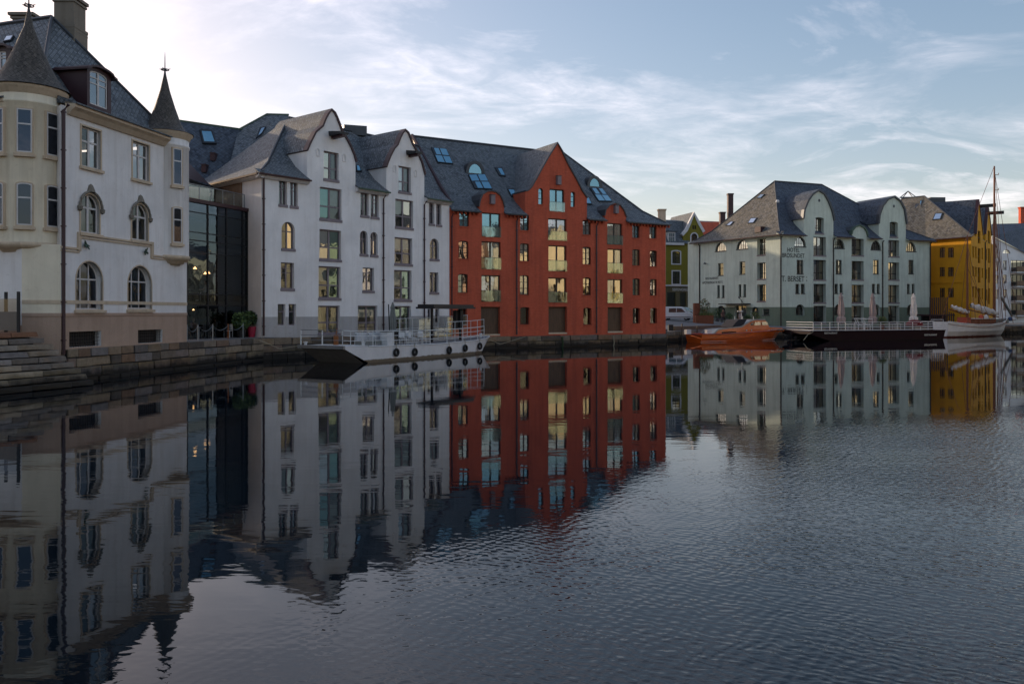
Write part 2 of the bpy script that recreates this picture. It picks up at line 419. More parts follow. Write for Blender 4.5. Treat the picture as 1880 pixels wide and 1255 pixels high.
def facade(mb, pl, outline, holes, m, bands=(), depth=.35):
    umin = min(p[0] for p in outline) - 1; umax = max(p[0] for p in outline) + 1
    vs_, fs = tri2d(outline, holes, [((umin, z), (umax, z)) for z, _ in bands])
    for f in fs:
        c = sum(vs_[i].y for i in f) / 3; mm = m
        for z, bm in bands:
            if c < z: mm = bm; break
        mb.face([pl.P(vs_[i].x, vs_[i].y) for i in f], mm)
    for h in holes:
        for i in range(len(h)):
            a, b = h[i - 1], h[i]; mb.face([pl.P(a[0], a[1]), pl.P(b[0], b[1]), pl.P(b[0], b[1], -depth), pl.P(a[0], a[1], -depth)], m)
def window(B, pl, sh, u0, u1, z0, z1, dep=.2, fw=.07, mat='frame_mauve', vb=(.5,), hb=(.5,), g='glass', sill=None, drape=0, sash=True, bw=.035, rail=False, name='window', thick=.06):
    mb = MB(); o = shape_poly(sh, u0, u1, z0, z1, -.01); i_ = shape_poly(sh, u0, u1, z0, z1, fw)
    n = len(o); d0, d1 = -dep, -dep - thick
    for k in range(n):
        q = (k + 1) % n
        A, Bq, C, D = pl.P(*o[k], d0), pl.P(*o[q], d0), pl.P(*i_[q], d0), pl.P(*i_[k], d0)
        mb.face([A, Bq, C, D], mat); mb.face([D, C, pl.P(*i_[q], d1), pl.P(*i_[k], d1)], mat)
    ui0, ui1, zi0, zi1 = u0 + fw, u1 - fw, z0 + fw, z1 - fw; W, Hh = ui1 - ui0, zi1 - zi0
    us = [ui0] + [ui0 + W * f for f in vb] + [ui1]
    for f in vb:
        uu = ui0 + W * f; zt = top_at(sh, ui0, ui1, zi0, zi1, uu); b_ = bw * (1.5 if sash and f == .5 else 1)
        c = pl.P(uu, (zi0 + zt) / 2, d0 - thick * .35); t3 = Vector((*pl.t, 0)); n3 = Vector((*pl.n, 0))
        mb.box(c, t3 * b_, n3 * thick * .4, Vector((0, 0, (zt - zi0) / 2)), mat)
    for f in hb:
        zz = zi0 + Hh * f
        ex = 0
        if sh in ('round', 'half', 'seg'):
            for k in range(60):
                if top_at(sh, ui0, ui1, zi0, zi1, ui0 + ex) >= zz: break
                ex += W / 120
        c = pl.P((ui0 + ui1) / 2, zz, d0 - thick * .35); t3 = Vector((*pl.t, 0)); n3 = Vector((*pl.n, 0))
        mb.box(c, t3 * (W / 2 - ex), n3 * thick * .36, Vector((0, 0, bw * (1.0 if len(hb) == 1 else .7))), mat)
    wo = mb.build(name, B)
    inner = shape_poly(sh, u0, u1, z0, z1, fw)
    for k in range(len(us) - 1):
        if len(us) > 3 and k > 0 and not sash: break
        a, b = (us[k], us[k + 1]) if sash else (us[0], us[-1])
        pp = clip(inner, a, b)
        if len(pp) < 3: continue
        ta, tb = ru(-.008, .008), ru(-.008, .008); uc, zc = (a + b) / 2, (z0 + z1) / 2
        pm = MB(); gg = g if isinstance(g, str) else random.choice(g)
        pm.face([pl.P(p[0], p[1], d0 - thick * .55 + ta * (p[0] - uc) + tb * (p[1] - zc)) for p in pp], gg); pm.build('pane', wo)
    if sill:
        sm = MB(); t3 = Vector((*pl.t, 0)); n3 = Vector((*pl.n, 0))
        hgt = .05 if sill != 'frame_mauve' else .09
        sm.box(pl.P((u0 + u1) / 2, z0 - hgt + .02, -dep / 2 + .03), t3 * ((u1 - u0) / 2 + .04), n3 * (dep / 2 + .03), Vector((0, 0, hgt)), sill); sm.build('sill', wo)
    if drape:
        cm = MB(); dm = 'curtain' if drape < 3 else 'blind'; dd = d1 - .12
        if drape == 3:
            zb = z0 + (z1 - z0) * ru(.35, .65); cm.face([pl.P(u0, zb, dd), pl.P(u1, zb, dd), pl.P(u1, z1, dd), pl.P(u0, z1, dd)], dm)
        else:
            for a, b in ((u0, u0 + (u1 - u0) * ru(.18, .36)), (u1 - (u1 - u0) * ru(.15, .36), u1)):
                m_ = 10
                for k in range(m_):
                    x0, x1 = a + (b - a) * k / m_, a + (b - a) * (k + 1) / m_; e0, e1 = (.03 if k % 2 else -.03), (-.03 if k % 2 else .03)
                    cm.face([pl.P(x0, z0, dd + e0), pl.P(x1, z0, dd + e1), pl.P(x1, z1, dd + e1), pl.P(x0, z1, dd + e0)], dm)
        cm.build('curtain', wo)
    if rail:
        rm = MB(); zt = z0 + .42 * (z1 - z0); d = .03
        rm.prism([pl.P(u0 - .04, z0 - .02, d), pl.P(u1 + .04, z0 - .02, d), pl.P(u1 + .04, zt, d), pl.P(u0 - .04, zt, d)], [pl.P(u0 - .04, z0 - .02, d + .02), pl.P(u1 + .04, z0 - .02, d + .02), pl.P(u1 + .04, zt, d + .02), pl.P(u0 - .04, zt, d + .02)], 'glass_rail')
        rm.box(pl.P((u0 + u1) / 2, zt, d + .01), Vector((*pl.t, 0)) * ((u1 - u0) / 2 + .05), Vector((*pl.n, 0)) * .02, Vector((0, 0, .015)), 'lead')
        rm.build('balustrade', wo)
    return wo
def opening(pl, sh, x0, x1, yt, yb):
    xc = (x0 + x1) / 2; return (sh, pl.u(x0), pl.u(x1), pl.z(xc, yb), pl.z(xc, yt))
def poly_of(o): return shape_poly(*o)
def pbox(mb, pl, u0, u1, z0, z1, d0, d1, m):
    mb.box(pl.P((u0 + u1) / 2, (z0 + z1) / 2, (d0 + d1) / 2), Vector((*pl.t, 0)) * (u1 - u0) / 2, Vector((*pl.n, 0)) * (d1 - d0) / 2, Vector((0, 0, (z1 - z0) / 2)), m)
def profile(mb, pl, u0, u1, pts, m, mcap=None):
    mb.prism([pl.P(u0, z, d) for d, z in pts], [pl.P(u1, z, d) for d, z in pts], mcap or m, m)
def eave(B, pl, u0, u1, z, board='trim_white', gut='maroon', over=.42, sl='slate', bh=.3):
    mb = MB(); profile(mb, pl, u0, u1, [(-.15, z + .12), (over, z - over * .55), (over, z - over * .55 - .06), (0, z - .12)], sl); mb.build('roof_edge', B)
    mb = MB(); profile(mb, pl, u0, u1, [(over, z - over * .55 + .02), (over + .11, z - over * .55 + .0), (over + .09, z - over * .55 - .11), (over, z - over * .55 - .11)], gut); mb.build('gutter', B)
    if board:
        mb = MB(); profile(mb, pl, u0 + .01, u1 - .01, [(0, z - .13), (over * .8, z - over * .55 - .075), (over * .8, z - over * .55 - .16), (.16, z - .22 - bh), (0, z - .22 - bh)], board); mb.build('cornice', B)
def pipe(B, pl, u, z0, z1, m='maroon', r=.055, d=.09):
    mb = MB(); mb.tube([pl.P(u, z1, d + .25), pl.P(u, z1 - .25, d), pl.P(u, z0, d)], r, m, 8)
    k = z0 + .6
    while k < z1: pbox(mb, pl, u - .09, u + .09, k, k + .05, 0, d + .07, m); k += 1.7
    mb.build('downpipe', B)
def hip_roof(B, corners, ends, ze, m, skip=(), s=.22, zk=.16, name='roof', caps=()):
    """corners: 4 plan points; ends: the ridge end above each"""
    mb = MB(); n = len(corners); mid = []
    for c, e in zip(corners, ends):
        mid.append(Vector((c[0] + (e[0] - c[0]) * s, c[1] + (e[1] - c[1]) * s, ze + (e[2] - ze) * zk)))
    for i in range(n):
        if i in skip: continue
        j = (i + 1) % n; mm = m[i] if isinstance(m, (list, tuple)) else m
        a, b = Vector((*corners[i], ze)), Vector((*corners[j], ze))
        mb.face([a, b, mid[j], mid[i]], mm)
        ei, ej = Vector(ends[i]), Vector(ends[j])
        mb.face([mid[i], mid[j], ej] if (ei - ej).length < .01 else [mid[i], mid[j], ej, ei], mm)
    o = mb.build(name, B)
    cap = MB()
    for i in caps: cap.tube(([Vector((*corners[i], ze + .02))] if s != .2 else []) + [mid[i] + Vector((0, 0, .03)), Vector(ends[i]) + Vector((0, 0, .04))], .09, 'lead', 6)
    done = set()
    for i in range(n):
        j = (i + 1) % n; a, b = Vector(ends[i]), Vector(ends[j])
        if (a - b).length > .01 and tuple(sorted((tuple(a), tuple(b)))) not in done:
            done.add(tuple(sorted((tuple(a), tuple(b))))); cap.tube([a + Vector((0, 0, .04)), b + Vector((0, 0, .04))], .12, 'lead', 6)
    cap.build('ridge_cap', B)
    return mid
def gable_roof(B, pl, line, depth, m='slate', trim='maroon', wall='plaster_white', w=.14, over=.12, low=None, name='gable_roof'):
    """line: (u,z) points of the gable outline left to right; roof sheet runs back from it"""
    pts = [Vector(p) for p in line]; out = []
    for i, p in enumerate(pts):
        a = pts[max(i - 1, 0)]; b = pts[min(i + 1, len(pts) - 1)]; t = (b - a).normalized(); nn = Vector((-t.y, t.x))
        if nn.y < 0 and abs(t.x) > .2: nn = -nn
        out.append(p + nn * w)
    mb = MB()
    for i in range(len(pts) - 1):
        a, b, c, d = pts[i], pts[i + 1], out[i + 1], out[i]
        mb.face([pl.P(*a, over), pl.P(*b, over), pl.P(*c, over), pl.P(*d, over)], trim)
        mb.face([pl.P(*a, over), pl.P(*b, over), pl.P(*b, -.02), pl.P(*a, -.02)], trim)
        mb.face([pl.P(*d, over), pl.P(*c, over), pl.P(*c, -.35), pl.P(*d, -.35)], trim)
        mb.face([pl.P(*d, -.35), pl.P(*c, -.35), pl.P(*c, -depth), pl.P(*d, -depth)], m)
    for e in (0, -1):
        p, q = pts[e], out[e]; mb.face([pl.P(*p, over), pl.P(*q, over), pl.P(*q, -depth), pl.P(*p, -depth)], trim)
    mb.build(name, B)
    if low is not None:
        cm = MB()
        for e in (0, -1):
            p = pts[e]; cm.face([pl.P(p[0], low, -.001), pl.P(p[0], p[1], -.001), pl.P(p[0], p[1], -depth), pl.P(p[0], low, -depth)], wall)
        cm.build('cheek_wall', B)
def skylight(B, quad, abc, m='glass_blue', nx=1, nz=1, name='skylight', up=.12):
    a, b, c = abc; n = (b - a).cross(c - a).normalized()
    if n.z < 0: n = -n
    q = [rayplane(x, y, a, b, c) for x, y in quad]            # top-left, top-right, bottom-right, bottom-left
    mb = MB(); c_ = sum(q, Vector()) / 4
    mb.prism([p - n * .05 for p in q], [p + n * up for p in q], 'frame_slim')
    wo = mb.build(name, B)
    for i in range(nx):
        for j in range(nz):
            def bl(s_, t_): return (q[0].lerp(q[1], s_)).lerp(q[3].lerp(q[2], s_), t_)
            e = .09 / max(nx, 1) + .03
            s0, s1, t0, t1 = (i + e) / nx, (i + 1 - e) / nx, (j + e) / nz, (j + 1 - e) / nz
            pm = MB(); tilt = ru(-.01, .01)
            pm.face([bl(s0, t0) + n * (up + .006 + tilt), bl(s1, t0) + n * (up + .006), bl(s1, t1) + n * (up + .006), bl(s0, t1) + n * (up + .006 + tilt)], m); pm.build('pane', wo)
    return wo
def text(B, pl, s, px0, px1, yt, yb, m, d=.012, name='lettering'):
    cu = bpy.data.curves.new(name, 'FONT'); cu.body = s; cu.extrude = .01; cu.offset = .012; to = bpy.data.objects.new(name, cu); COL.objects.link(to)
    bpy.context.view_layer.update(); me = bpy.data.meshes.new_from_object(to.evaluated_get(bpy.context.evaluated_depsgraph_get()))
    bpy.data.objects.remove(to)
    xs = [v.co.x for v in me.vertices]; ys = [v.co.y for v in me.vertices]; x0, x1, y0, y1 = min(xs), max(xs), min(ys), max(ys)
    ua, ub = pl.u(px0), pl.u(px1); xc = (px0 + px1) / 2; za, zb = pl.z(xc, yb), pl.z(xc, yt)
    o3 = ROOTLOC.get(B.name, Vector())
    for v in me.vertices:
        v.co = pl.P(ua + (v.co.x - x0) / (x1 - x0) * (ub - ua), za + (v.co.y - y0) / (y1 - y0) * (zb - za), d + v.co.z * .6) - o3
    me.name = name; me.materials.clear(); me.materials.append(MT[m]); o = bpy.data.objects.new(name, me); COL.objects.link(o); o.parent = B; return o
# ------------------------------------------------------------------ setting: water, land
def water_mat():
    m, t, p = newmat('water'); setp(p, (.002, .005, .009), .015, 0, .5); p.inputs['IOR'].default_value = 1.333
    geo = t.nodes.new('ShaderNodeNewGeometry'); s = t.nodes.new('ShaderNodeSeparateXYZ'); t.links.new(geo.outputs['Position'], s.inputs[0]); X, Y = s.outputs[0], s.outputs[1]
    def mapv(rot, sc):
        mm = t.nodes.new('ShaderNodeMapping'); mm.inputs['Rotation'].default_value = (0, 0, R(rot)); mm.inputs['Scale'].default_value = sc; t.links.new(geo.outputs['Position'], mm.inputs[0]); return mm.outputs[0]
    wob = M('MULTIPLY', M('SUBTRACT', noise(geo.outputs['Position'], .16, 4, .6, 0, t), .5, t), 5.0, t)
    a = M('ADD', M('ADD', M('SUBTRACT', M('MULTIPLY', X, .83, t), M('MULTIPLY', Y, .55, t), t), 7.0, t), wob, t)       # breeze lane out in the basin
    b = M('ADD', M('SUBTRACT', 22.5, Y, t), M('ADD', M('MULTIPLY', X, .12, t), wob, t), t)
    def sm(v, lo, hi):
        r = t.nodes.new('ShaderNodeMapRange'); r.interpolation_type = 'SMOOTHSTEP'; r.inputs['From Min'].default_value = lo; r.inputs['From Max'].default_value = hi; t.links.new(v, r.inputs['Value']); return r.outputs[0]
    mask = M('MULTIPLY', sm(a, -.8, 5.5), sm(b, -3.5, 4), t)
    patch = sm(noise(mapv(20, (.10, .25, 1)), 1.0, 3, .5, 0, t), .35, .65)
    mask2 = M('MULTIPLY', mask, M('ADD', M('MULTIPLY', patch, .5, t), .5, t), t)
    far = M('MINIMUM', M('DIVIDE', 16.0, M('MAXIMUM', Y, 1.0, t), t), 1.0, t)
    r1 = noise(mapv(-50, (2.0, 6.5, 1)), 1.0, 3, .55, .6, t)
    r2 = noise(mapv(34, (2.6, 8.5, 1)), 1.0, 3, .5, .6, t)
    def wave(rot, sc, dist):
        wt = t.nodes.new('ShaderNodeTexWave'); wt.inputs['Scale'].default_value = sc; wt.inputs['Distortion'].default_value = dist; wt.inputs['Detail'].default_value = 2.5; wt.inputs['Detail Scale'].default_value = .9; wt.inputs['Detail Roughness'].default_value = .6
        t.links.new(mapv(rot, (1, 1, 1)), wt.inputs['Vector']); return wt.outputs['Fac']
    wv = M('ADD', M('MULTIPLY', wave(38, 2.0, 9), .0036, t), M('MULTIPLY', wave(124, 2.6, 8), .0026, t), t)
    rip = M('MULTIPLY', M('ADD', M('MULTIPLY', r1, 1.1, t), M('MULTIPLY', r2, .7, t), t), M('ADD', M('MULTIPLY', mask2, .0085, t), .0002, t), t); rip = M('ADD', rip, M('MULTIPLY', wv, mask2, t), t)
    slow = M('MULTIPLY', M('MULTIPLY', noise(mapv(-8, (.35, 1.1, 1)), 1.0, 3, .5, .6, t), .0042, t), far, t)
    mid = M('MULTIPLY', M('MULTIPLY', noise(mapv(10, (1.0, 2.6, 1)), 1.0, 2, .5, .8, t), .0011, t), far, t)
    bp = t.nodes.new('ShaderNodeBump'); bp.inputs['Strength'].default_value = 1; bp.inputs['Distance'].default_value = 1
    t.links.new(M('ADD', M('ADD', rip, slow, t), mid, t), bp.inputs['Height']); t.links.new(bp.outputs[0], p.inputs['Normal'])
water_mat()
mb = MB(); mb.face([(-400, -200, 0), (500, -200, 0), (500, 500, 0), (-400, 500, 0)], 'water')
o = mb.build('water'); o['kind'] = 'structure'
A, Bc, P0, P1 = at(112, 36.5), at(343, 46.2), at(480, 54.4), at(825, 68.4)
R1 = at(1222, 80.0); HC, HE = at(1432, 114), at(1709, 124.5)
HL = at(1275, 128.4)
def ss(x, a, b): k = max(0, min(1, (x - a) / (b - a))); return k * k * (3 - 2 * k)
def zg(x, y):
    base = 1.5 + (1.07 - 1.5) * ss(y, 62, 68) if x < 14 else 1.07 + .45 * (1 - abs(ss(y, 78, 84) - ss(y, 96, 101) * 0 - 1)) * (1 - ss(x, 24, 34)) * 0
    return base + max(0, min(2.6, .05 * (y - 88 - .5 * (x - 15)))) * max(0, min(1, (38 - x) / 14))
quay = [(-80, 34), (-22.2, 36.4), A, Bc, P0, P1, R1, (16.0, 86.3), (28, 99), (36, 102.5), (60, 113), (74, 121), (100, 137), (330, 250)]
outline = [Vector(p) for p in quay] + [Vector((330, 480)), Vector((-80, 480))]
extra = [Vector((x, y)) for x in range(-70, 140, 7) for y in range(40, 200, 7)]
def inpoly(p, poly):
    c = False; j = len(poly) - 1
    for i in range(len(poly)):
        a, b = poly[i], poly[j]
        if (a[1] > p[1]) != (b[1] > p[1]) and p[0] < (b[0] - a[0]) * (p[1] - a[1]) / (b[1] - a[1]) + a[0]: c = not c
        j = i
    return c
pts = outline + [p for p in extra if inpoly(p, outline)]
nO = len(outline)
r_ = delaunay_2d_cdt(pts, [(i, (i + 1) % nO) for i in range(nO)], [], 1, 1e-5)
mb = MB(); mb.faces([(p.x, p.y, zg(p.x, p.y)) for p in r_[0]], r_[2], 'ground_paving')
for i in range(nO):
    a, b = outline[i], outline[(i + 1) % nO]
    mb.face([(a.x, a.y, -1.5), (b.x, b.y, -1.5), (b.x, b.y, zg(b.x, b.y)), (a.x, a.y, zg(a.x, a.y))], 'ground_paving')
o = mb.build('ground', None, None, True); o['kind'] = 'structure'
# ------------------------------------------------------------------ quay walls of separate stones
def stone_mesh(i, mat):
    import bmesh
    bm = bmesh.new(); bmesh.ops.create_cube(bm, size=1)
    rr = random.Random(i)
    for v in bm.verts: v.co += Vector((rr.uniform(-.03, .03), rr.uniform(-.05, .05), rr.uniform(-.03, .03)))
    bmesh.ops.bevel(bm, geom=bm.edges[:], offset=.035, segments=1, affect='EDGES')
    me = bpy.data.meshes.new('stone'); bm.to_mesh(me); bm.free(); me.materials.append(MT[mat]); return me
SM = {k: [stone_mesh(i, k) for i in range(5)] for k in ('quay_stone', 'step_stone', 'red_slab')}
def put_stone(parent, me, pos, size, rz, name='stone'):
    o = bpy.data.objects.new(name, me); COL.objects.link(o); o.parent = parent
    o.location = Vector(pos) - ROOTLOC[parent.name]; o.scale = size; o.rotation_euler = (ru(-.012, .012), ru(-.012, .012), rz + ru(-.012, .012)); return o
def quay_wall(E0, E1, ztop, label, courses=(.42, .45, .48, .45), wmin=.7, wmax=1.5, d=.16, thick=.5, mat='quay_stone', ua=0, ub=None, z0s=-.35):
    pl = Plane(E0, E1); ub = ub or pl.L
    rt = root('quay_wall', pl.P(ua, 0, 0), label, 'quay wall')
    bk = MB(); pbox(bk, pl, ua, ub, -1.2, ztop - .06, -.4, d - .09, 'black'); bk.build('backing', rt)
    z = ztop; rz = math.atan2(pl.t.y, pl.t.x); rows = []
    for c in courses:
        rows.append((z - c, z)); z -= c
    for ri, (za, zb) in enumerate(rows):
        if zb < -.3: break
        u = ua - ru(0, .3)
        while u < ub:
            w_ = ru(wmin, wmax); u2 = min(u + w_, ub + .05)
            if ub - u2 < .35: u2 = ub + .02
            g = .055; h = zb - za - g; jig = ru(-.06, .05)
            if u2 - u > .2:
                put_stone(rt, random.choice(SM[mat]), pl.P((max(u, ua) + u2) / 2, (za + zb) / 2 + ru(-.012, .012), d - thick / 2 + jig), (u2 - max(u, ua) - g, thick, h * ru(.97, 1.02)), rz)
            u = u2
    return rt, pl
plA = Plane(A, Bc)
quay_wall(A, Bc, 1.52, 'grey granite quay wall under the cream turreted house, right of the stone steps', ua=.25)
quay_wall(Bc, P0, 1.5, 'rust-stained granite quay wall below the glass restaurant front', wmin=.9, wmax=2.0)
quay_wall(P0, P1, 1.45, 'brown granite quay wall at the foot of the white gabled warehouse', wmin=.9, wmax=1.9, courses=(.5, .5, .5, .4))
quay_wall(P1, R1, 1.07, 'low granite quay wall at the foot of the red warehouse', wmin=.9, wmax=2.1, courses=(.5, .48, .45))
qs = [R1, (16.0, 86.3), (28, 99), (36, 102.5), (60, 113), (74, 121), (100, 137)]
ql = ['rough granite quay corner beside the red warehouse, left of the orange boat', 'granite quay wall behind the varnished orange boat', 'short granite quay wall between the orange boat and the dark barge', 'granite quay wall behind the dark barge before the mint hotel', 'granite quay wall behind the white sailing boat', 'farthest granite quay wall at the right edge below the balconies']
for i in range(6):
    quay_wall(qs[i], qs[i + 1], 1.12 if i else 1.5, ql[i], courses=(.5, .5, .5) if i else (.48, .5, .5, .5), wmin=.9, wmax=2.2)
# raised kerb timber along the corner quay
tp = Plane(qs[1], qs[2])
# ------------------------------------------------------------------ stone steps at the left
dS = Vector((.335, .942)); nS = Vector((dS.y, -dS.x)); T0 = Vector((-20.25, 34.95))
st = root('stone_steps', (T0.x, T0.y, 0), 'broad weathered stone steps descending to the water at the left edge', 'steps')
zt, rise, run = 2.33, .262, .215
for k in range(11):
    z1 = zt - rise * k; off = run * k; end = .16 * k + .02
    depth = 1.1 if k else 2.4
    pos = end; me = 'red_slab' if k == 0 else 'step_stone'
    while pos > -11:
        ln = ru(.9, 2.1); a = pos - ln
        c = T0 + dS * ((a + pos) / 2) + nS * (off - depth / 2 + ru(-.012, .012))
        hh = rise - .05 if k else .2
        put_stone(st, random.choice(SM[me]), (c.x, c.y, z1 - hh / 2 + ru(-.008, .008)), (ln - .02, depth, hh), math.atan2(dS.y, dS.x), 'step_block')
        pos = a
mb = MB(); c = T0 - dS * 5.6 - nS * 1.0
for k in range(10):
    cc2 = T0 - dS * 5.5 + nS * (run * k - .9); mb.box((cc2.x, cc2.y, (zt - rise * k - .12 - 1.2) / 2 - .1), tuple(dS * 5.4) + (0,), tuple(nS * .5) + (0,), (0, 0, (zt - rise * k - .12 + 1.2) / 2), 'black')
mb.build('core', st)  # black core paints a shadow line into the gap under each block
# ------------------------------------------------------------------ WHITE WAREHOUSE
W = Plane(P0, P1); B = root('white_warehouse', (*P0, 1.5), 'white plastered waterfront warehouse with two curved gables and slate roof', 'building')
ze = 12.6; dn = W.n
VW = [ # shape,x0,x1,yt,yb,style
 ('rect', 512.2, 527, 329, 376, 'n'), ('rect', 532.7, 546.8, 332, 379, 'n'), ('round', 517, 541.3, 407.4, 457, 'r'), ('rect', 515.7, 540, 482, 530, 'n'), ('rect', 510, 524, 558, 597, 'b'), ('rect', 530, 543.6, 558, 597, 'b'),
 ('rect', 594.4, 621.7, 279, 330, 'L'), ('rect', 587.2, 627, 345.4, 403, 'L'), ('rect', 586.5, 626.5, 422, 476.6, 'L'), ('rect', 585, 625.4, 489, 547.5, 'L'), ('rect', 584, 624, 561, 612, 'L'),
 ('rect', 662, 677, 354, 396, 'n'), ('rect', 681, 695.4, 357, 399, 'n'), ('round', 661, 675, 423.5, 467, 'r'), ('round', 680, 693.5, 426, 468.7, 'r'), ('rect', 665.8, 686.7, 491.5, 534, 'n'), ('rect', 657, 693, 561, 612, 'L'),
 ('rect', 731.6, 754.5, 306, 352.8, 'L'), ('rect', 725.7, 758.5, 367, 418, 'L'), ('rect', 724.4, 757, 436.5, 485, 'L'), ('rect', 723.4, 755.5, 496, 550.5, 'L'), ('rect', 722.3, 754.5, 561.5, 612, 'L'),
 ('rect', 787.6, 797.4, 373, 411, 'n'), ('rect', 801, 810.5, 375, 413, 'n'), ('round', 789.3, 805.9, 438, 476, 'r'), ('rect', 789, 805, 500, 537, 'n'), ('rect', 785, 792, 567, 592, 'b'), ('rect', 799, 806.7, 567, 592, 'b')]
ops = [opening(W, *v[:5]) for v in VW]
G1 = [(564, 277.6), (569.9, 263.7), (579.8, 243.8), (592.8, 232.8), (597.8, 219.9), (603, 210), (608.7, 203), (613, 208), (616.7, 215.9), (622.7, 231), (627, 243), (635.6, 256), (643.6, 272), (648.6, 284), (652.5, 298)]
G2 = [(709.3, 307.5), (713, 297), (718.5, 284), (724, 273.5), (730.2, 266.7), (735.2, 253.7), (739, 246), (743.6, 239.8), (748, 244.5), (751.2, 251.7), (756.5, 265.7), (765, 280.5), (773, 298), (779, 321.5)]
g1 = [W.uz(*p) for p in G1]; g2 = [W.uz(*p) for p in G2]
out = [(0, .5), (W.L, .5), (W.L, ze), (g2[-1][0], ze)] + g2[::-1] + [(g2[0][0], ze), (g1[-1][0], ze)] + g1[::-1] + [(g1[0][0], ze), (0, ze)]
mb = MB(); facade(mb, W, out, [poly_of(o) for o in ops], 'plaster_white', [(2.85, 'plaster_white_base')])
dep = 12.0; nred = Vector((R1[1] - P1[1], -(R1[0] - P1[0]))).normalized()
bl = (P0[0] + -.715 * dep, P0[1] + .699 * dep); br = Vector((P1[0] - nred.x * 13, P1[1] - nred.y * 13, 0))
WS = Plane(bl, P0); WS_W = WS
mb.face([WS.P(0, .5), WS.P(WS.L, .5), WS.P(WS.L, ze), WS.P(0, ze)], 'plaster_white')
mb.face([W.P(W.L, .5), (br.x, br.y, .5), (br.x, br.y, ze), W.P(W.L, ze)], 'plaster_white')
mb.face([(bl[0], bl[1], .5), (br.x, br.y, .5), (br.x, br.y, ze), (bl[0], bl[1], ze)], 'plaster_white')
mb.build('wall', B)
for v, o in zip(VW, ops):
    s_ = v[5]
    if s_ == 'n': window(B, W, *o, vb=(.5,), hb=(.62, .8), g=['glass', 'glass_dim', 'glass_dim'], sill='frame_mauve', fw=.07, drape=random.choice((0, 1, 0)))
    elif s_ == 'r': window(B, W, *o, vb=(.5,), hb=(.66,), g=['glass_warm', 'glass_dim', 'glass_dim'], sill='frame_mauve')
    elif s_ == 'b': window(B, W, *o, vb=(), hb=(.66,), g='glass_dim', sill=None)
    else: window(B, W, *o, vb=(.5,), hb=(.4,) if v[3] < 560 else (.38,), g=['glass', 'glass_dim', 'glass_teal', 'glass_dim', 'glass_warm'] if v[3] < 480 else ['glass_dim', 'glass_dim', 'glass_teal'], sill='frame_mauve', fw=.10, bw=.05, drape=random.choice((0, 1, 3, 3)))
c0, c1 = Vector(P0), Vector(P1)
e0 = W.P(6.4, 18.15, -6); e1 = Vector((P1[0] - nred.x * 6.42, P1[1] - nred.y * 6.42, 18.15))
mid = hip_roof(B, [P0, P1, (br.x, br.y), bl], [e0, e1, e1, e0], ze, 'slate', skip=(1,), caps=(0,))
gable_roof(B, W, g1, 6.2, low=ze); gable_roof(B, W, g2, 6.2, low=ze)
for a, b in ((-.45, g1[0][0] + .02), (g1[-1][0] - .02, g2[0][0] + .02), (g2[-1][0] - .02, W.L)): eave(B, W, a, b, ze, gut='copper' if b > 10 else 'maroon')
eave(B, WS, 0, WS.L + .3, ze, gut='maroon')
# barge board on the party wall
mb = MB(); q_ = lambda d, z: Vector((P1[0] - nred.x * d, P1[1] - nred.y * d, z)); mb.tube([q_(-.3, ze - .3), q_(1.7, ze + 1.25), q_(8, 19.45)], .17, 'maroon', 6); mb.build('barge_board', B)
for px in (703, 778): pipe(B, W, W.u(px), 1.6, ze - .5)
pipe(B, W, .12, 1.6, ze - .3, r=.07)
for (x, y, s_) in ((611, 250, 1), (752, 284, .85)):     # hoist beams under small roofs
    u, z = W.uz(x, y); mb = MB()
    pbox(mb, W, u - .14, u + .14, z - .22, z + .05, 0, 1.25 * s_, 'maroon'); profile(mb, W, u - .38, u, [(0, z + .05), (1.35 * s_, z + .05), (1.35 * s_, z + .12), (0, z + .3)], 'roof_black'); profile(mb, W, u, u + .38, [(0, z + .05), (1.35 * s_, z + .05), (1.35 * s_, z + .12), (0, z + .3)], 'roof_black')
    pbox(mb, W, u - .36, u + .36, z - .04, z + .06, .02, 1.3 * s_, 'roof_black'); mb.build('hoist_beam', B)
for x, y in ((583.5, 279), (631.5, 289), (724, 309), (762.5, 318)):   # small blind niches
    u, z = W.uz(x, y); mb = MB(); sp = shape_poly('round', u - .16, u + .16, z - .3, z + .26); si = shape_poly('round', u - .16, u + .16, z - .3, z + .26, .05)
    for k in range(len(sp)):
        q = (k + 1) % len(sp); mb.face([W.P(*sp[k], .0), W.P(*sp[q], .0), W.P(*sp[q], .05), W.P(*sp[k], .05)], 'plaster_white'); mb.face([W.P(*sp[k], .05), W.P(*sp[q], .05), W.P(*si[q], .05), W.P(*si[k], .05)], 'plaster_white')
    mb.build('niche', B)
abcW = (mid[0], mid[1], Vector(e1))
skylight(B, [(653.5, 304.5), (657, 305), (664, 316), (654, 316)], abcW)
for px, hh in ((633, .45), (705, .4)):
    q = at(px, 68); mb = MB(); c = W.P(W.u(px) + 2.2, 0, -6.3); mb.box((c.x, c.y, 18.1 + hh / 2), (.9, .3, 0), (-.3, .5, 0), (0, 0, hh), 'lead'); mb.build('roof_hatch', B)
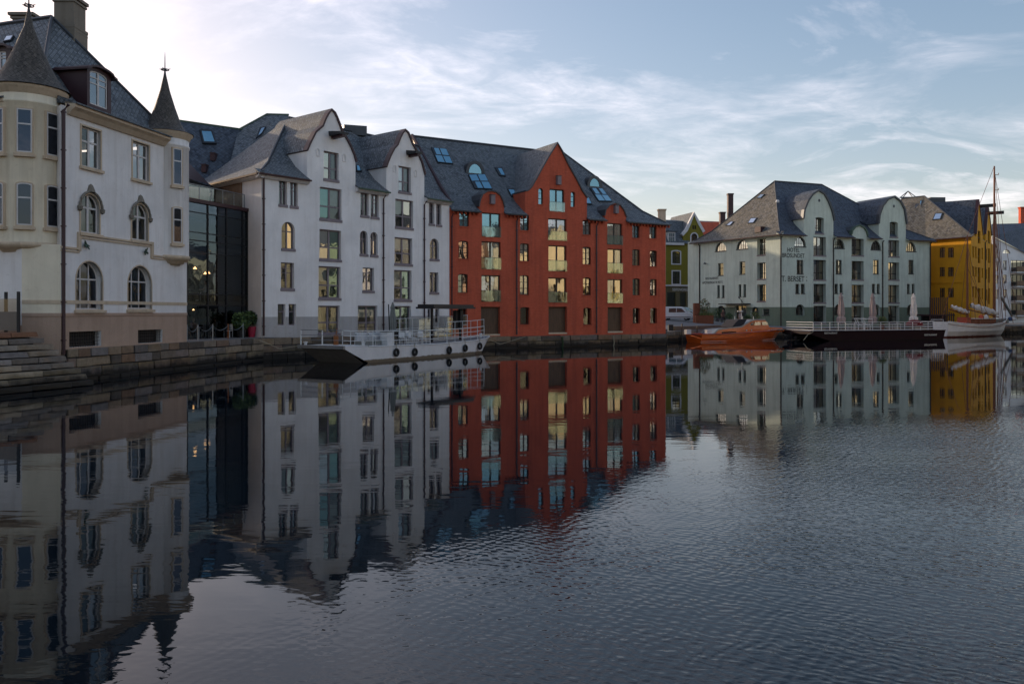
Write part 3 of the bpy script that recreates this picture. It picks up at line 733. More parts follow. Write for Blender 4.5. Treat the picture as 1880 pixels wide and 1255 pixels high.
# rear wing with a second hipped roof seen over the left side
RW = root('rear_warehouse_wing', (-22, 66, 1.5), 'slate hipped roof wing with lit skylight behind the white warehouse', 'building')
ra = [Vector(pt(384, 336, 62)), Vector(pt(520, 300, 66))]
ridL, ridR = pt(490, 210, 70), pt(530, 211, 71)
bL, bM = pt(437, 239, 69), pt(420, 310, 63.5)
mb = MB(); mb.face([bM, pt(520, 280, 66), ridR, ridL, bL], 'slate'); mb.face([ridL, ridR, ridR + Vector((-4, 9, -5)), bL + Vector((-4, 9, -2))], 'slate'); mb.build('roof', RW)
mb = MB(); mb.tube([bL, ridL, ridR], .1, 'copper'); mb.build('ridge_cap', RW)
mb = MB(); mb.prism([(bM.x, bM.y, 1.5), (-16, 68, 1.5), (-20, 77, 1.5), (-30, 72, 1.5)], [(bM.x, bM.y, bM.z - .2), (-16, 68, 12.4), (-20, 77, 12.4), (-30, 72, 12)], 'plaster_white'); mb.build('wall', RW)
skylight(RW, [(477, 236), (488, 234), (480, 247), (469, 256)], (bM, ridR, ridL), 'glass')
RB = root('rear_slate_house', (-30, 62, 1.5), 'long slate roofed house with skylight and two red vents behind the glass restaurant', 'building')
q = [pt(325, 350, 62), pt(440, 372, 64), pt(445, 238, 69), pt(325, 221, 66)]
q[1] = rayplane(440, 360, q[0], q[2], q[3])
mb = MB(); mb.face(q, 'slate_dark'); mb.face([q[3], q[2], q[2] + Vector((-2, 8, -6)), q[3] + Vector((-2, 8, -6))], 'slate_dark'); mb.build('roof', RB)
mb = MB(); mb.tube([q[3], q[2]], .09, 'copper'); mb.build('ridge_cap', RB)
z0_ = min(q[0].z, q[1].z) - .1
mb = MB(); mb.prism([(q[0].x, q[0].y + .4, 1.5), (q[1].x, q[1].y + .4, 1.5), (q[1].x - 3, q[1].y + 12, 1.5), (q[0].x - 3, q[0].y + 12, 1.5)], [(q[0].x, q[0].y + .4, z0_), (q[1].x, q[1].y + .4, z0_), (q[1].x - 3, q[1].y + 12, z0_), (q[0].x - 3, q[0].y + 12, z0_)], 'plaster_white'); mb.build('wall', RB)
skylight(RB, [(366, 240.6), (388, 241.7), (397, 266.4), (371.7, 265.3)], (q[0], q[2], q[3]), 'glass_blue', up=.2)
for x, y in ((393, 290), (377, 311)):
    c = rayplane(x, y, q[0], q[2], q[3]); mb = MB(); mb.box(c + Vector((0, -.1, 0)), (.17, 0, 0), (0, .3, 0), (0, 0, .28), 'maroon'); mb.box(c + Vector((0, -.1, .32)), (.22, 0, 0), (0, .35, 0), (0, 0, .04), 'maroon'); mb.build('vent', RB)
# low maroon dormer/annex roof to the left of it
AN = root('annex_house', (-23, 56, 1.5), 'small dark roofed annex with maroon gable between the cream house and the roof terrace', 'building')
a, b, c, d = pt(325, 285, 54), pt(384, 338, 58), pt(325, 352, 53), pt(330, 260, 58)
mb = MB(); mb.face([a, pt(348, 300, 56), b, pt(345, 327, 54), c], 'maroon'); mb.face([c, pt(345, 327, 54), b, b + Vector((0, 3, -.1)), c + Vector((-2, 3, 0))], 'slate_dark'); mb.build('gable', AN)
a, b = pt(325, 340, 53), pt(384, 346, 57)
mb = MB(); mb.prism([(a.x, a.y, 9.6), (b.x, b.y, 9.6), (b.x - 2, b.y + 4, 9.6), (a.x - 2, a.y + 4, 9.6)], [(a.x, a.y, a.z), (b.x, b.y, b.z), (b.x - 2, b.y + 4, b.z), (a.x - 2, a.y + 4, a.z)], 'render_trim'); mb.build('wall', AN)
# ------------------------------------------------------------------ RED WAREHOUSE
W = Plane(P1, R1); B = root('red_warehouse', (*P1, 1.07), 'brick-red waterfront warehouse with pointed centre gable and two round gablets', 'building')
ze = 11.9
V = []
def add(x0, x1, yt, yb, st_, sh='rect'): V.append((sh, x0, x1, yt, yb, st_))
add(843.5, 861, 385, 416, 's'); add(842, 860, 442, 475.5, 's', 'seg'); add(841, 859, 502.5, 538, 's', 'seg'); add(840.5, 857, 565, 596, 'k', 'seg')
add(885, 918.7, 391, 434.8, 'F'); add(884, 919, 443.5, 494, 'F'); add(884, 918.3, 505, 553.3, 'F'); add(883, 918, 563, 614, 'D')
add(955.3, 971.3, 394.6, 423.4, 's'); add(954.7, 971.5, 446.7, 480, 's', 'seg'); add(954.7, 971.2, 505, 541.6, 's', 'seg'); add(955, 972, 563.5, 595.7, 'k', 'seg')
add(1009.3, 1036, 347.5, 388, 'F'); add(1006.5, 1040, 401.5, 441, 'F'); add(1007, 1040, 450.7, 497.6, 'F'); add(1007, 1040, 509.7, 555, 'F'); add(1007, 1040.7, 563, 611, 'D')
add(988.5, 997, 345.3, 375.5, 't', 'round'); add(1048, 1056, 352, 380.5, 't', 'round')
add(1070, 1084.8, 404.5, 431.4, 's'); add(1070, 1085, 453, 485.8, 's', 'seg'); add(1070.5, 1085, 509, 542, 's', 'seg'); add(1071, 1086, 564.7, 596.4, 'k', 'seg')
add(1115, 1142.5, 410, 448.8, 'F'); add(1115.6, 1142.4, 457, 501.4, 'F'); add(1115.6, 1142.6, 512.6, 556, 'F'); add(1115.6, 1143, 564, 608.7, 'D')
add(1160.8, 1174.2, 411.3, 437.3, 's'); add(1161, 1174.8, 457.4, 488, 's', 'seg'); add(1161.5, 1174.8, 511, 542.3, 's', 'seg'); add(1161.8, 1175, 565, 594, 'k', 'seg')
add(1192.5, 1205.3, 413.6, 438.4, 's'); add(1193.5, 1206, 459.7, 489.6, 's', 'seg'); add(1193.5, 1206, 512, 542.8, 's', 'seg'); add(1194, 1206.5, 565, 593.7, 'k', 'seg')
ops = [opening(W, *v[:5]) for v in V]
ga = [(880, 379), (882, 367), (886.6, 357.6), (894, 352.6), (902.2, 351.2), (910.4, 353.4), (917.7, 359.3), (922.5, 369), (925.5, 381)]
gb = [(964.5, 352), (970, 350.5), (976.7, 343.5), (995, 310.5), (1009.6, 284.8), (1023.4, 263.2), (1031.6, 279.3), (1042.6, 303), (1057.3, 328.8), (1068.3, 350.8), (1077.5, 364)]
gc = [(1110.4, 396), (1112.3, 385.6), (1118.7, 377.8), (1128.7, 373.7), (1137.9, 377.2), (1144.3, 385.6), (1149.5, 399)]
def gset(pl, lst):
    r = [pl.uz(*p) for p in lst]; return r
ga, gb, gc = [gset(W, g) for g in (ga, gb, gc)]
out = [(0, .3), (W.L, .3), (W.L, ze)]
for g in (gc, gb, ga): out += [(g[-1][0], ze)] + [p for p in g[::-1] if p[1] > ze + .01] + [(g[0][0], ze)]
out += [(0, ze)]
mb = MB(); facade(mb, W, out, [poly_of(o) for o in ops], 'plaster_red')
dep = 16; br = W.P(W.L, 0, -dep); bl = W.P(0, 0, -dep)
mb.face([W.P(W.L, .3), W.P(W.L, .3, -dep), W.P(W.L, ze, -dep), W.P(W.L, ze)], 'plaster_red'); mb.face([W.P(0, .3), W.P(0, .3, -dep), W.P(0, ze, -dep), W.P(0, 19.3, -8), W.P(0, ze)], 'maroon')
mb.face([W.P(0, .3, -dep), W.P(W.L, .3, -dep), W.P(W.L, ze, -dep), W.P(0, ze, -dep)], 'plaster_red')
mb.build('wall', B)
for v, o in zip(V, ops):
    s_ = v[5]
    if s_ == 's': window(B, W, *o, vb=(.5,), hb=(.33, .66), g=['glass_warm', 'glass_warm', 'glass', 'glass_blue'] if v[3] > 430 else ['glass_blue', 'glass'], fw=.07, mat='frame_dark', sill='plaster_red', drape=random.choice((0, 0, 1)), dep=.16)
    elif s_ == 'k': window(B, W, *o, vb=(), hb=(), g='glass_dim', fw=.05, mat='frame_dark', dep=.28, sill='plaster_red')
    elif s_ == 't': window(B, W, *o, vb=(), hb=(.35, .72), g='glass_blue', fw=.06, mat='frame_dark', dep=.14, sill='plaster_red')
    elif s_ == 'F': window(B, W, *o, vb=(.5,), hb=(), g=['glass_warm', 'glass_warm', 'glass'] if v[3] > 395 else 'glass_blue', fw=.09, mat='frame_dark', bw=.05, rail=True, drape=random.choice((0, 1, 1)), dep=.16)
    else:
        mb = MB(); pbox(mb, W, o[1] - .02, o[2] + .02, o[3] - .02, o[4] + .02, -.36, -.30, 'door_wood'); do = mb.build('door', B)
        mb = MB(); pbox(mb, W, o[1], o[2], o[3] - .1, o[3] + .04, -.3, .04, 'render_trim'); mb.build('threshold', do)
e0 = W.P(0, 19.35, -8); e1 = W.P(W.u(1037) + 3.6, 19.35, -8)
e1 = W.P(16.8, 19.35, -8)
mid = hip_roof(B, [P1, R1, (br.x, br.y), (bl.x, bl.y)], [e0, e1, e1, e0], ze, 'slate', skip=(3,), caps=(1,))
gable_roof(B, W, ga, 2.6, wall='plaster_red', low=ze, w=.11, m='lead', trim='lead'); gable_roof(B, W, gb, 8, wall='plaster_red', low=ze, w=.12, trim='lead'); gable_roof(B, W, gc, 2.6, wall='plaster_red', low=ze, w=.11, m='lead', trim='lead')
for a, b in ((.1, ga[0][0] + .02), (ga[-1][0] - .02, gb[0][0] + .05), (gb[-1][0] - .02, gc[0][0] + .02), (gc[-1][0] - .02, W.L + .35)):
    eave(B, W, a, b, ze, board=None, gut='lead', over=.36)
    u = a + .15
    while u < b - .1:
        mb = MB() if u < a + .2 else mb
        pbox(mb, W, u, u + .12, ze - .5, ze - .22, 0, .22, 'plaster_red'); u += .38
    mb.build('rafter_ends', B)
for px, m_ in ((829, 'maroon'), (948, 'lead'), (1094.5, 'lead')): pipe(B, W, W.u(px), 1.2, ze - .5, m_)
for x, y, s_ in ((902.5, 366, 1), (1024, 331, 1), (1129.5, 384, 1)):
    u, z = W.uz(x, y); mb = MB(); pbox(mb, W, u - .2, u + .2, z - .42, z + .34, 0, .32, 'frame_mauve'); pbox(mb, W, u - .24, u + .24, z + .34, z + .39, 0, .37, 'lead'); mb.build('hoist_box', B)
abc = (mid[0], mid[1], Vector(e0))
skylight(B, [(791, 272), (819, 274.6), (831.6, 302.5), (803, 299.7)], abc, nx=2, nz=2)
skylight(B, [(859, 322), (890, 321), (904, 349), (871, 347.4)], abc, nx=2, nz=2)
skylight(B, [(907.7, 308.5), (920.5, 309.2), (928.4, 325), (916.8, 324)], abc); skylight(B, [(930.6, 347.7), (943.4, 348.8), (950.4, 363.5), (938.5, 362.6)], abc)
skylight(B, [(1082, 346), (1105, 347), (1123.8, 371), (1098.5, 370.6)], abc, nx=2, nz=2); skylight(B, [(1070, 362), (1080, 363), (1087, 376.5), (1076, 376)], abc)
def round_dormer(B, x0, x1, yt, yb, abc, m='glass_blue', off=.15):
    q = rayplane((x0 + x1) / 2, yb, *abc); Yd = q.y - off; pl = Plane((q.x - W.t.x * 2, q.y - W.t.y * 2), (q.x + W.t.x * 2, q.y + W.t.y * 2))
    u0, u1 = pl.u(x0), pl.u(x1); z0, z1 = pl.z((x0 + x1) / 2, yb), pl.z((x0 + x1) / 2, yt); uc = (u0 + u1) / 2
    mb = MB(); n = 12; r = (u1 - u0) / 2; hh = z1 - z0
    for k in range(n):
        a, b = math.pi * k / n, math.pi * (k + 1) / n
        f = lambda q_, rr: (uc + (r + rr) * math.cos(q_), z0 + (hh + rr) * math.sin(q_))
        mb.face([pl.P(*f(a, 0), .1), pl.P(*f(b, 0), .1), pl.P(*f(b, .3), .1), pl.P(*f(a, .3), .1)], 'lead')
        mb.face([pl.P(*f(a, .3), .1), pl.P(*f(b, .3), .1), pl.P(*f(b, .3), -2.6), pl.P(*f(a, .3), -2.6)], 'frame_slim')
    mb.face([pl.P(u0 - .3, z0, .1), pl.P(u1 + .3, z0, .1), pl.P(u1 + .3, z0 - .25, .1), pl.P(u0 - .3, z0 - .25, .1)], 'lead')
    do = mb.build('dormer', B)
    mb = MB(); mb.face([pl.P(p[0], p[1], .05) for p in shape_poly('half', u0, u1, z0, z1)], m); mb.build('pane', do)
round_dormer(B, 860, 884, 301.5, 318.5, abc); round_dormer(B, 1082, 1100.3, 328, 342.5, abc)
# ------------------------------------------------------------------ CREAM TURRETED HOUSE (left edge)
C0 = at(40, 36.0); D0 = (C0[0] - 14, C0[1] + 4.5)
WM = Plane(A, Bc); WC = Plane(C0, A); WL = Plane(D0, C0)
B = root('turreted_house', (A[0], A[1], 1.5), 'cream and pale plastered corner house with two cone-roofed turrets at left edge', 'building')
ze = 12.45
def ring(mb, pl, o, w_, d, m='render_trim', d0=0.0):
    a = shape_poly(*o); b = shape_poly(o[0], o[1], o[2], o[3], o[4], -w_)
    for k in range(len(a)):
        q = (k + 1) % len(a); mb.face([pl.P(*a[k], d), pl.P(*a[q], d), pl.P(*b[q], d), pl.P(*b[k], d)], m)
        mb.face([pl.P(*b[k], d), pl.P(*b[q], d), pl.P(*b[q], d0 - .02), pl.P(*b[k], d0 - .02)], m); mb.face([pl.P(*a[k], d), pl.P(*a[q], d), pl.P(*a[q], d0 - .1), pl.P(*a[k], d0 - .1)], m)
VM = [('rect', 149, 184, 236, 308, 1), ('rect', 243, 273, 263, 330, 1), ('round', 147.5, 182, 357, 428, 2), ('round', 241.5, 271, 375, 441, 2), ('seg', 139.5, 188, 482, 568, 3), ('seg', 235, 278, 490, 566, 3), ('rect', 127, 185.5, 608, 636, 4), ('rect', 253.5, 298, 605, 629, 4)]
VM[4] = ('round', 139.5, 188, 480, 568, 3); VM[5] = ('round', 235, 278, 488, 567, 3)
ops = [opening(WM, *v[:5]) for v in VM]
mb = MB()
facade(mb, WM, [(0, .6), (WM.L, .6), (WM.L, ze), (0, ze)], [poly_of(o) for o in ops], 'plaster_pale', [(3.12, 'plaster_pink')])
mb.face([(*C0, 6.15), (*A, 6.15), (-20.9, 37.9, 6.15), (-23, 37.9, 6.15)], 'plaster_cream'); mb.face([(*A, 6.1), (-21.2, 37.6, 6.1), (-21.2, 37.6, ze), (*A, ze)], 'plaster_pale')
facade(mb, WC, [(0, .6), (WC.L, .6), (WC.L, 6.2), (0, 6.2)], [], 'plaster_cream', [(3.12, 'plaster_pink')])
lwo = [opening(WL, 'rect', 3, 30, 520, 604)] if False else []
facade(mb, WL, [(0, .6), (WL.L, .6), (WL.L, ze), (0, ze)], lwo, 'plaster_pale', [(2.6, 'plaster_pink')])
bk = WM.P(WM.L, 0, -13); 
mb.face([(Bc[0], Bc[1], .6), (bk.x, bk.y, .6), (bk.x, bk.y, ze), (Bc[0], Bc[1], ze)], 'plaster_pale')
mb.face([(bk.x, bk.y, .6), (D0[0], D0[1] + 9, .6), (D0[0], D0[1] + 9, ze), (bk.x, bk.y, ze)], 'plaster_pale')
mb.face([(D0[0], D0[1], .6), (D0[0], D0[1] + 9, .6), (D0[0], D0[1] + 9, ze), (D0[0], D0[1], ze)], 'plaster_pale')
mb.build('wall', B)
for v, o in zip(VM, ops):
    tm = MB()
    if v[5] == 1: ring(tm, WM, o, .08, .04); wo = window(B, WM, *o, vb=(.5,), hb=(.66,), mat='frame_white', g=['glass', 'glass_dim'], dep=.12, drape=1, bw=.045)
    elif v[5] == 2:
        ring(tm, WM, o, .07, .04); wo = window(B, WM, *o, vb=(.5,), hb=(.66,), mat='frame_white', g='glass_dim', dep=.12, bw=.045)
        a = shape_poly(o[0], o[1], o[2], o[3], o[4], -.12)[2:]; hm = MB(); zc = o[4] - (o[2] - o[1]) / 2
        a = [a[0]] + a + [a[-1]]; pts_ = [WM.P(p[0], p[1] + (.28 if i == len(a) // 2 else 0), .09) for i, p in enumerate(a) if p[1] > zc - .15]
        hm.tube(pts_, .06, 'chimney_render', 6)
        um = (o[1] + o[2]) / 2; hm.lathe(WM.P(um, 0, .05)[:2], [(.0, o[4] + .5), (.1, o[4] + .42), (.17, o[4] + .25), (.22, o[4] + .1)], 'chimney_render', 8)
        for e in (0, -1): hm.lathe(pts_[e][:2], [(0, pts_[e].z + .1), (.13, pts_[e].z), (.1, pts_[e].z - .15), (0, pts_[e].z - .22)], 'chimney_render', 8)
        hm.build('hood_mould', B)
    elif v[5] == 3:
        ring(tm, WM, o, .06, .02); wo = window(B, WM, *o, vb=(.33, .67), hb=(.64,), mat='frame_white', g='glass_dark', dep=.28, drape=0, sash=True)
        om = MB(); uc_, w_ = (o[1] + o[2]) / 2, o[2] - o[1]
        for k in range(7):
            cx_, cz_, r_ = uc_ + ru(-.32, .32) * w_, o[3] + ru(.25, .62) * (o[4] - o[3]), ru(.10, .26); aa = ru(0, 3)
            om.tube([WM.P(cx_ + r_ * .6 * math.cos(aa + j * .5) * (1 - j * .04), cz_ + r_ * 1.5 * math.sin(aa + j * .5) * (1 - j * .04), -.42) for j in range(13)], .022, 'gold', 5)
        om.build('gilded_ornament', wo)
    else:
        mb = MB(); pbox(mb, WM, o[1], o[2], o[3], o[4], -.5, -.4, 'interior'); u = o[1] + .08
        while u < o[2]: pbox(mb, WM, u, u + .022, o[3], o[4], -.12, -.10, 'frame_dark'); u += .16
        z = o[3] + .08
        while z < o[4]: pbox(mb, WM, o[1], o[2], z, z + .02, -.10, -.085, 'frame_dark'); z += .16
        mb.build('basement_grille', B)
    if tm.v:
        tm.build('surround', B); sm = MB(); pbox(sm, WM, o[1] - .14, o[2] + .14, o[3] - .16, o[3] - .03, 0, .14, 'render_trim'); sm.build('window_ledge', B)
# string course stepping up under the first-floor windows, and the lower band
sc = MB(); S = [(113, 452), (144, 452), (144, 432), (277.6, 447), (278.5, 467), (343, 474)]
zs = [6.13, 6.13, 6.80, 6.80, 6.20, 6.20]; us = [WM.u(x) for x in (112, 144, 144, 278, 278, 343)]
for k in (0, 2, 4):
    for dz, dd, hh in ((0, .10, .09), (-.16, .06, .06)): pbox(sc, WM, us[k] - .03, us[k + 1] + (.03 if k < 4 else 0), zs[k] + dz - hh, zs[k] + dz, 0, dd, 'render_trim')
for k in (1, 3): u = us[k]; pbox(sc, WM, u - .1, u + .1, 6.0, 6.86, 0, .085, 'render_trim')
pbox(sc, WM, 0, WM.L, 3.56, 3.72, 0, .03, 'render_trim'); pbox(sc, WC, 0, WC.L, 3.56, 3.72, 0, .03, 'render_trim')
pbox(sc, WM, 0, WM.L, 3.0, 3.14, 0, .04, 'plaster_pink'); pbox(sc, WC, 0, WC.L, 3.0, 3.14, 0, .04, 'plaster_pink')
sc.build('string_course', B)
for x, y in ((155, 449), (265, 462)):
    c = WM.P(*WM.uz(x, y), .08); om = MB()
    for k in range(7): om.tube([c, c + Vector((ru(.0, .12), ru(-.25, .25), ru(-.25, .2)))], .07, 'copper', 5, .02)
    om.build('carved_leaf', B)
for pl, a, b in ((WM, .35, WM.L - 2.2), (WL, 0, WL.L - .6)):
    mb = MB(); profile(mb, pl, a, b, [(-.1, ze + .25), (.45, ze + .12), (.45, ze - .02), (.28, ze - .14), (.1, ze - .35), (0, ze - .35)], 'render_trim'); mb.build('cornice', B)
    mb = MB(); profile(mb, pl, a, b, [(-.5, ze + .55), (.55, ze + .16), (.55, ze + .1), (-.5, ze + .2)], 'slate'); mb.build('roof_edge', B)
pipe(B, WM, .06, 1.3, ze, r=.075)
Rr = pt(95, 33, 42.76); R2 = Rr + Vector((-13, 4.3, 0)); zr = ze + .25
midL = hip_roof(B, [(D0[0] - 1, D0[1] - .2), (-21.35, 36.7), (Bc[0] - .1, Bc[1] + .1), (-36, 51)], [R2, Rr, Rr, R2], zr, ['slate', 'slate', 'slate', 'slate'], caps=(1, 2), s=.2, zk=.15)
def turret(name, c, r, zb, ztop, corb, conep, wins, mat):
    mb = MB(); prof = [(r * .35, zb - .02), (r * .62, zb), (r * .66, zb + .08), (r * .78, zb + .1), (r * .8, zb + .2), (r * .92, zb + .24), (r + .06, zb + .36), (r + .07, zb + .5), (r + .02, zb + .52)]
    mb.lathe(c, prof, 'render_trim', 40); mb.build('corbel', B, None, True)
    mb = MB(); mb.lathe(c, [(r, zb + .5), (r, ztop - .75), (r + .05, ztop - .72), (r + .05, ztop - .62), (r, ztop - .6), (r, ztop - .2)], mat, 48); mb.build('turret_wall', B, None, True)
    mb = MB(); mb.lathe(c, [(r, ztop - .32), (r + .06, ztop - .26), (r + .1, ztop - .12), (r + .2, ztop - .04), (r + .2, ztop + .06), (r, ztop + .08)], 'render_trim', 48); mb.build('turret_cornice', B, None, True)
    mb = MB(); mb.lathe(c, conep, 'shingle_brown', 40); mb.build('cone_roof', B, None, True)
    zt_ = conep[-1][1]; mb = MB(); mb.lathe(c, [(.09, zt_ - .3), (.05, zt_), (.03, zt_ + .25), (.02, zt_ + .8), (.005, zt_ + 1.1)], 'lead', 8)
    for k in range(12):
        a = 2 * math.pi * k / 12; b = 2 * math.pi * (k + 1) / 12; rr = .2
        mb.tube([(c[0] + rr * math.cos(a), c[1] + rr * math.sin(a), zt_ + .12), (c[0] + rr * math.cos(b), c[1] + rr * math.sin(b), zt_ + .12)], .03, 'lead', 5)
    for k in range(4): a = math.pi * k / 2; mb.tube([(c[0], c[1], zt_ + .12), (c[0] + .3 * math.cos(a), c[1] + .3 * math.sin(a), zt_ + .16)], .02, 'lead', 5)
    mb.build('finial', B)
    for th, w_, z0, z1, sh in wins:
        d_ = Vector((math.cos(R(th)), math.sin(R(th)))); t_ = Vector((-d_.y, d_.x)); cen = Vector(c) + d_ * (r + .015)
        pl = Plane(cen - t_ * 2, cen + t_ * 2); o = (sh, 2 - w_ / 2, 2 + w_ / 2, z0, z1)
        tm = MB(); ring(tm, pl, o, .055, .06, d0=-.12); tm.build('surround', B)
        sm = MB(); pbox(sm, pl, 2 - w_ / 2 - .12, 2 + w_ / 2 + .12, z0 - .2, z0 - .06, -.1, .13, 'render_trim'); sm.build('window_ledge', B)
        bm_ = MB(); bm_.face([pl.P(p[0], p[1], .004) for p in shape_poly(*o)], 'interior'); bm_.build('dark_room_sheet', B)  # dark sheet behind the pane, the unlit room put into colour
        window(B, pl, *o, dep=-.06, thick=.045, vb=() if w_ < .62 else (.5,), hb=(.66,), mat='frame_white', g='glass_dark', fw=.05)
CT = Vector((-22, 37.2))
turret('big', CT, 1.41, 5.75, 13.15, 0, [(1.72, 13.22), (1.4, 13.5), (1.12, 13.95), (.9, 14.4), (.52, 15.3), (.2, 16.15), (.04, 17.0)],
       [(a, .58, z0, z1, sh) for a in (-111, -66, -20.5) for z0, z1, sh in ((10.2, 12.1, 'rect'), (7.0, 8.85, 'seg'))], 'plaster_cream')
CS = Vector((-19.2, 45.2))
turret('small', CS, 1.24, 5.75, 12.95, 0, [(1.5, 13.0), (1.1, 13.2), (.84, 13.6), (.53, 14.5), (.26, 15.4), (.03, 16.45)], [(-38, .5, 10.1, 12.05, 'rect'), (-38, .5, 6.95, 8.85, 'seg')], 'plaster_pale')
# chimneys
def chimney(B, c, w_, d_, z0, z1, m='chimney_render', cap=.12):
    mb = MB(); mb.box((c[0], c[1], (z0 + z1) / 2), (w_ / 2, 0, 0), (0, d_ / 2, 0), (0, 0, (z1 - z0) / 2), m)
    mb.box((c[0], c[1], z1 + .08), (w_ / 2 + cap, 0, 0), (0, d_ / 2 + cap, 0), (0, 0, .08), m); mb.box((c[0], c[1], z1 - .12), (w_ / 2 + cap / 2, 0, 0), (0, d_ / 2 + cap / 2, 0), (0, 0, .06), m)
    return mb.build('chimney', B)
chimney(B, (-23.75, 43.9), 1.05, 1.2, 15, 19.8); chimney(B, (-23.75, 43.9), 1.2, 1.35, 14.8, 18.25, cap=.02); chimney(B, (-28.0, 47.2), 1.1, 1.0, 17, 20.1, cap=.18)
# dormer window
PD = Plane(WM.P(0, 0, -1.0)[:2], WM.P(WM.L, 0, -1.0)[:2])
def dormer(B, PD, x0, x1, yt, yb, o, back=2.5):
    u0, u1 = PD.u(x0), PD.u(x1); xc = (x0 + x1) / 2; z0, z1 = PD.z(xc, yb), PD.z(xc, yt)
    ol = shape_poly('seg', u0, u1, z0, z1)
    mb = MB(); facade(mb, PD, ol, [poly_of(o)], 'maroon', depth=.12)
    for k in range(len(ol)):
        a, b = ol[k - 1], ol[k]; mb.face([PD.P(*a), PD.P(*b), PD.P(*b, -back), PD.P(*a, -back)], 'maroon')
    do = mb.build('dormer', B)
    mb = MB(); top = [p for p in ol[2:]]; top = [(top[0][0] + .22, top[0][1] - .06)] + top + [(top[-1][0] - .22, top[-1][1] - .06)]
    for k in range(len(top) - 1):
        a, b = top[k], top[k + 1]; mb.prism([PD.P(*a, .22), PD.P(*b, .22), PD.P(b[0], b[1] + .1, .22), PD.P(a[0], a[1] + .1, .22)], [PD.P(*a, -back), PD.P(*b, -back), PD.P(b[0], b[1] + .1, -back), PD.P(a[0], a[1] + .1, -back)], 'maroon')
    mb.build('dormer_roof', do)
    window(B, PD, *o, mat='frame_white', vb=(.5,), hb=(.64, .82), g='glass', dep=.05, bw=.04)
dormer(B, PD, 160, 204, 127, 203, opening(PD, 'seg', 165, 198, 133, 196))
PL = Plane(WL.P(0, 0, -1.6)[:2], WL.P(WL.L, 0, -1.6)[:2])
dormer(B, PL, -22, 20, 86, 135, opening(PL, 'seg', -14, 11, 94, 128))
skylight(B, [(14, 70), (28, 68), (22, 77), (8, 80)], (midL[0], midL[1], Rr), 'glass')
# door in the left wing with steps landing and the dark gate
mb = MB(); g0 = pt(11, 575, 35.2); g1_ = pt(34, 575, 34.6)
for p in (pt(-30, 575, 36.2), g0, g1_): mb.abox(p.x - .05, p.x + .05, p.y - .05, p.y + .05, 2.3, 4.05, 'black')
pg = Plane((g0.x - 1.2, g0.y + .3), (g1_.x, g1_.y)); pbox(mb, pg, 0, pg.L, 2.4, 3.2, -.02, .02, 'lead'); gt = mb.build('gate', None, (g1_.x, g1_.y, 2.33))
mb = MB(); mb.face([pg.P(0, 3.2), pg.P(pg.L - .06, 3.2), pg.P(pg.L - .06, 3.75), pg.P(0, 3.75)], 'glass_dark'); mb.build('pane', gt, (g1_.x, g1_.y, 2.33))
tag(gt, 'dark metal gate with glass top on the landing above the stone steps', 'gate')
o = opening(WL, 'rect', -6, 30, 500, 604)
# ------------------------------------------------------------------ GLASS-FRONTED RESTAURANT between the houses
GE = at(453, 55.7); GO = at(343, 50.3); GG = Plane(GO, GE)
B = root('glass_restaurant', (*GO, 1.5), 'dark glass-fronted restaurant between cream house and white warehouse', 'building')
zr = 10.0; us = [0] + [GG.u(x) for x in (381, 415, 445)] + [GG.L]; zsl = [1.5, 3.6, 4.3, 6.9, 7.65, 8.15, 9.5, zr]
mb = MB()
for u in us: pbox(mb, GG, u - .04, u + .04, 1.5, zr, -.06, .06, 'black')
for z in (3.6, 4.3, 6.9, 7.65, 9.4, 8.15): pbox(mb, GG, 0, GG.L, z - .03, z + .03, -.05, .05, 'black')
mb.build('mullions', B)
for i in range(len(us) - 1):
    for za, zb in ((1.5, 3.6), (4.3, 6.9), (7.65, 9.4), (9.4, zr), (6.9, 7.65), (3.6, 4.3)):
        pm = MB(); t_ = ru(-.02, .02); m_ = 'glass_wall' if za != 3.6 else 'glass_dim'
        pm.face([GG.P(us[i] + .04, za + .03, t_), GG.P(us[i + 1] - .04, za + .03, 0), GG.P(us[i + 1] - .04, zb - .03, 0), GG.P(us[i] + .04, zb - .03, t_)], m_); pm.build('pane', B)
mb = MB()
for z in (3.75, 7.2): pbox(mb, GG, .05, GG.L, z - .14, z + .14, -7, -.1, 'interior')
pbox(mb, GG, -.5, GG.L + .5, 1.4, zr, -7.2, -7, 'interior'); pbox(mb, GG, .1, 3.0, 4.26, 4.34, -.2, -.12, 'trim_white'); pbox(mb, GG, -.05, .1, 1.5, zr, -7, -.15, 'interior'); pbox(mb, GG, GG.L - .12, GG.L - .02, 1.5, zr, -7, -.15, 'interior'); mb.build('floors_dark_sides', B)  # floor slabs, plus dark side panels added to keep the room dim
mb = MB(); pbox(mb, GG, -.2, GG.L + .2, zr, zr + .22, -7, .18, 'maroon'); mb.build('roof', B)
mb = MB(); pbox(mb, GG, GG.L + .0, GG.L + .12, 1.5, zr, -.4, .1, 'black'); mb.build('end_post', B)
for u, z in ((2.2, 5.9), (2.5, 5.7), (3.6, 6.05), (4.6, 5.75), (4.9, 5.8)):
    c = GG.P(u, z, -2.5); mb = MB(); mb.lathe((c.x, c.y), [(.02, z + .15), (.13, z), (.0, z - .01)], 'lamp_warm', 10); mb.tube([(c.x, c.y, z + .12), (c.x, c.y, 6.9)], .008, 'black', 4); mb.build('lamp', B)
for u, z in ((1.0, 3.3), (2.8, 3.2), (4.6, 3.3), (1.5, 9.0)):
    c = GG.P(u, z, -3.5); mb = MB(); mb.lathe((c.x, c.y), [(.02, z + .1), (.08, z), (.0, z - .01)], 'lamp_warm', 8); mb.build('lamp', B)
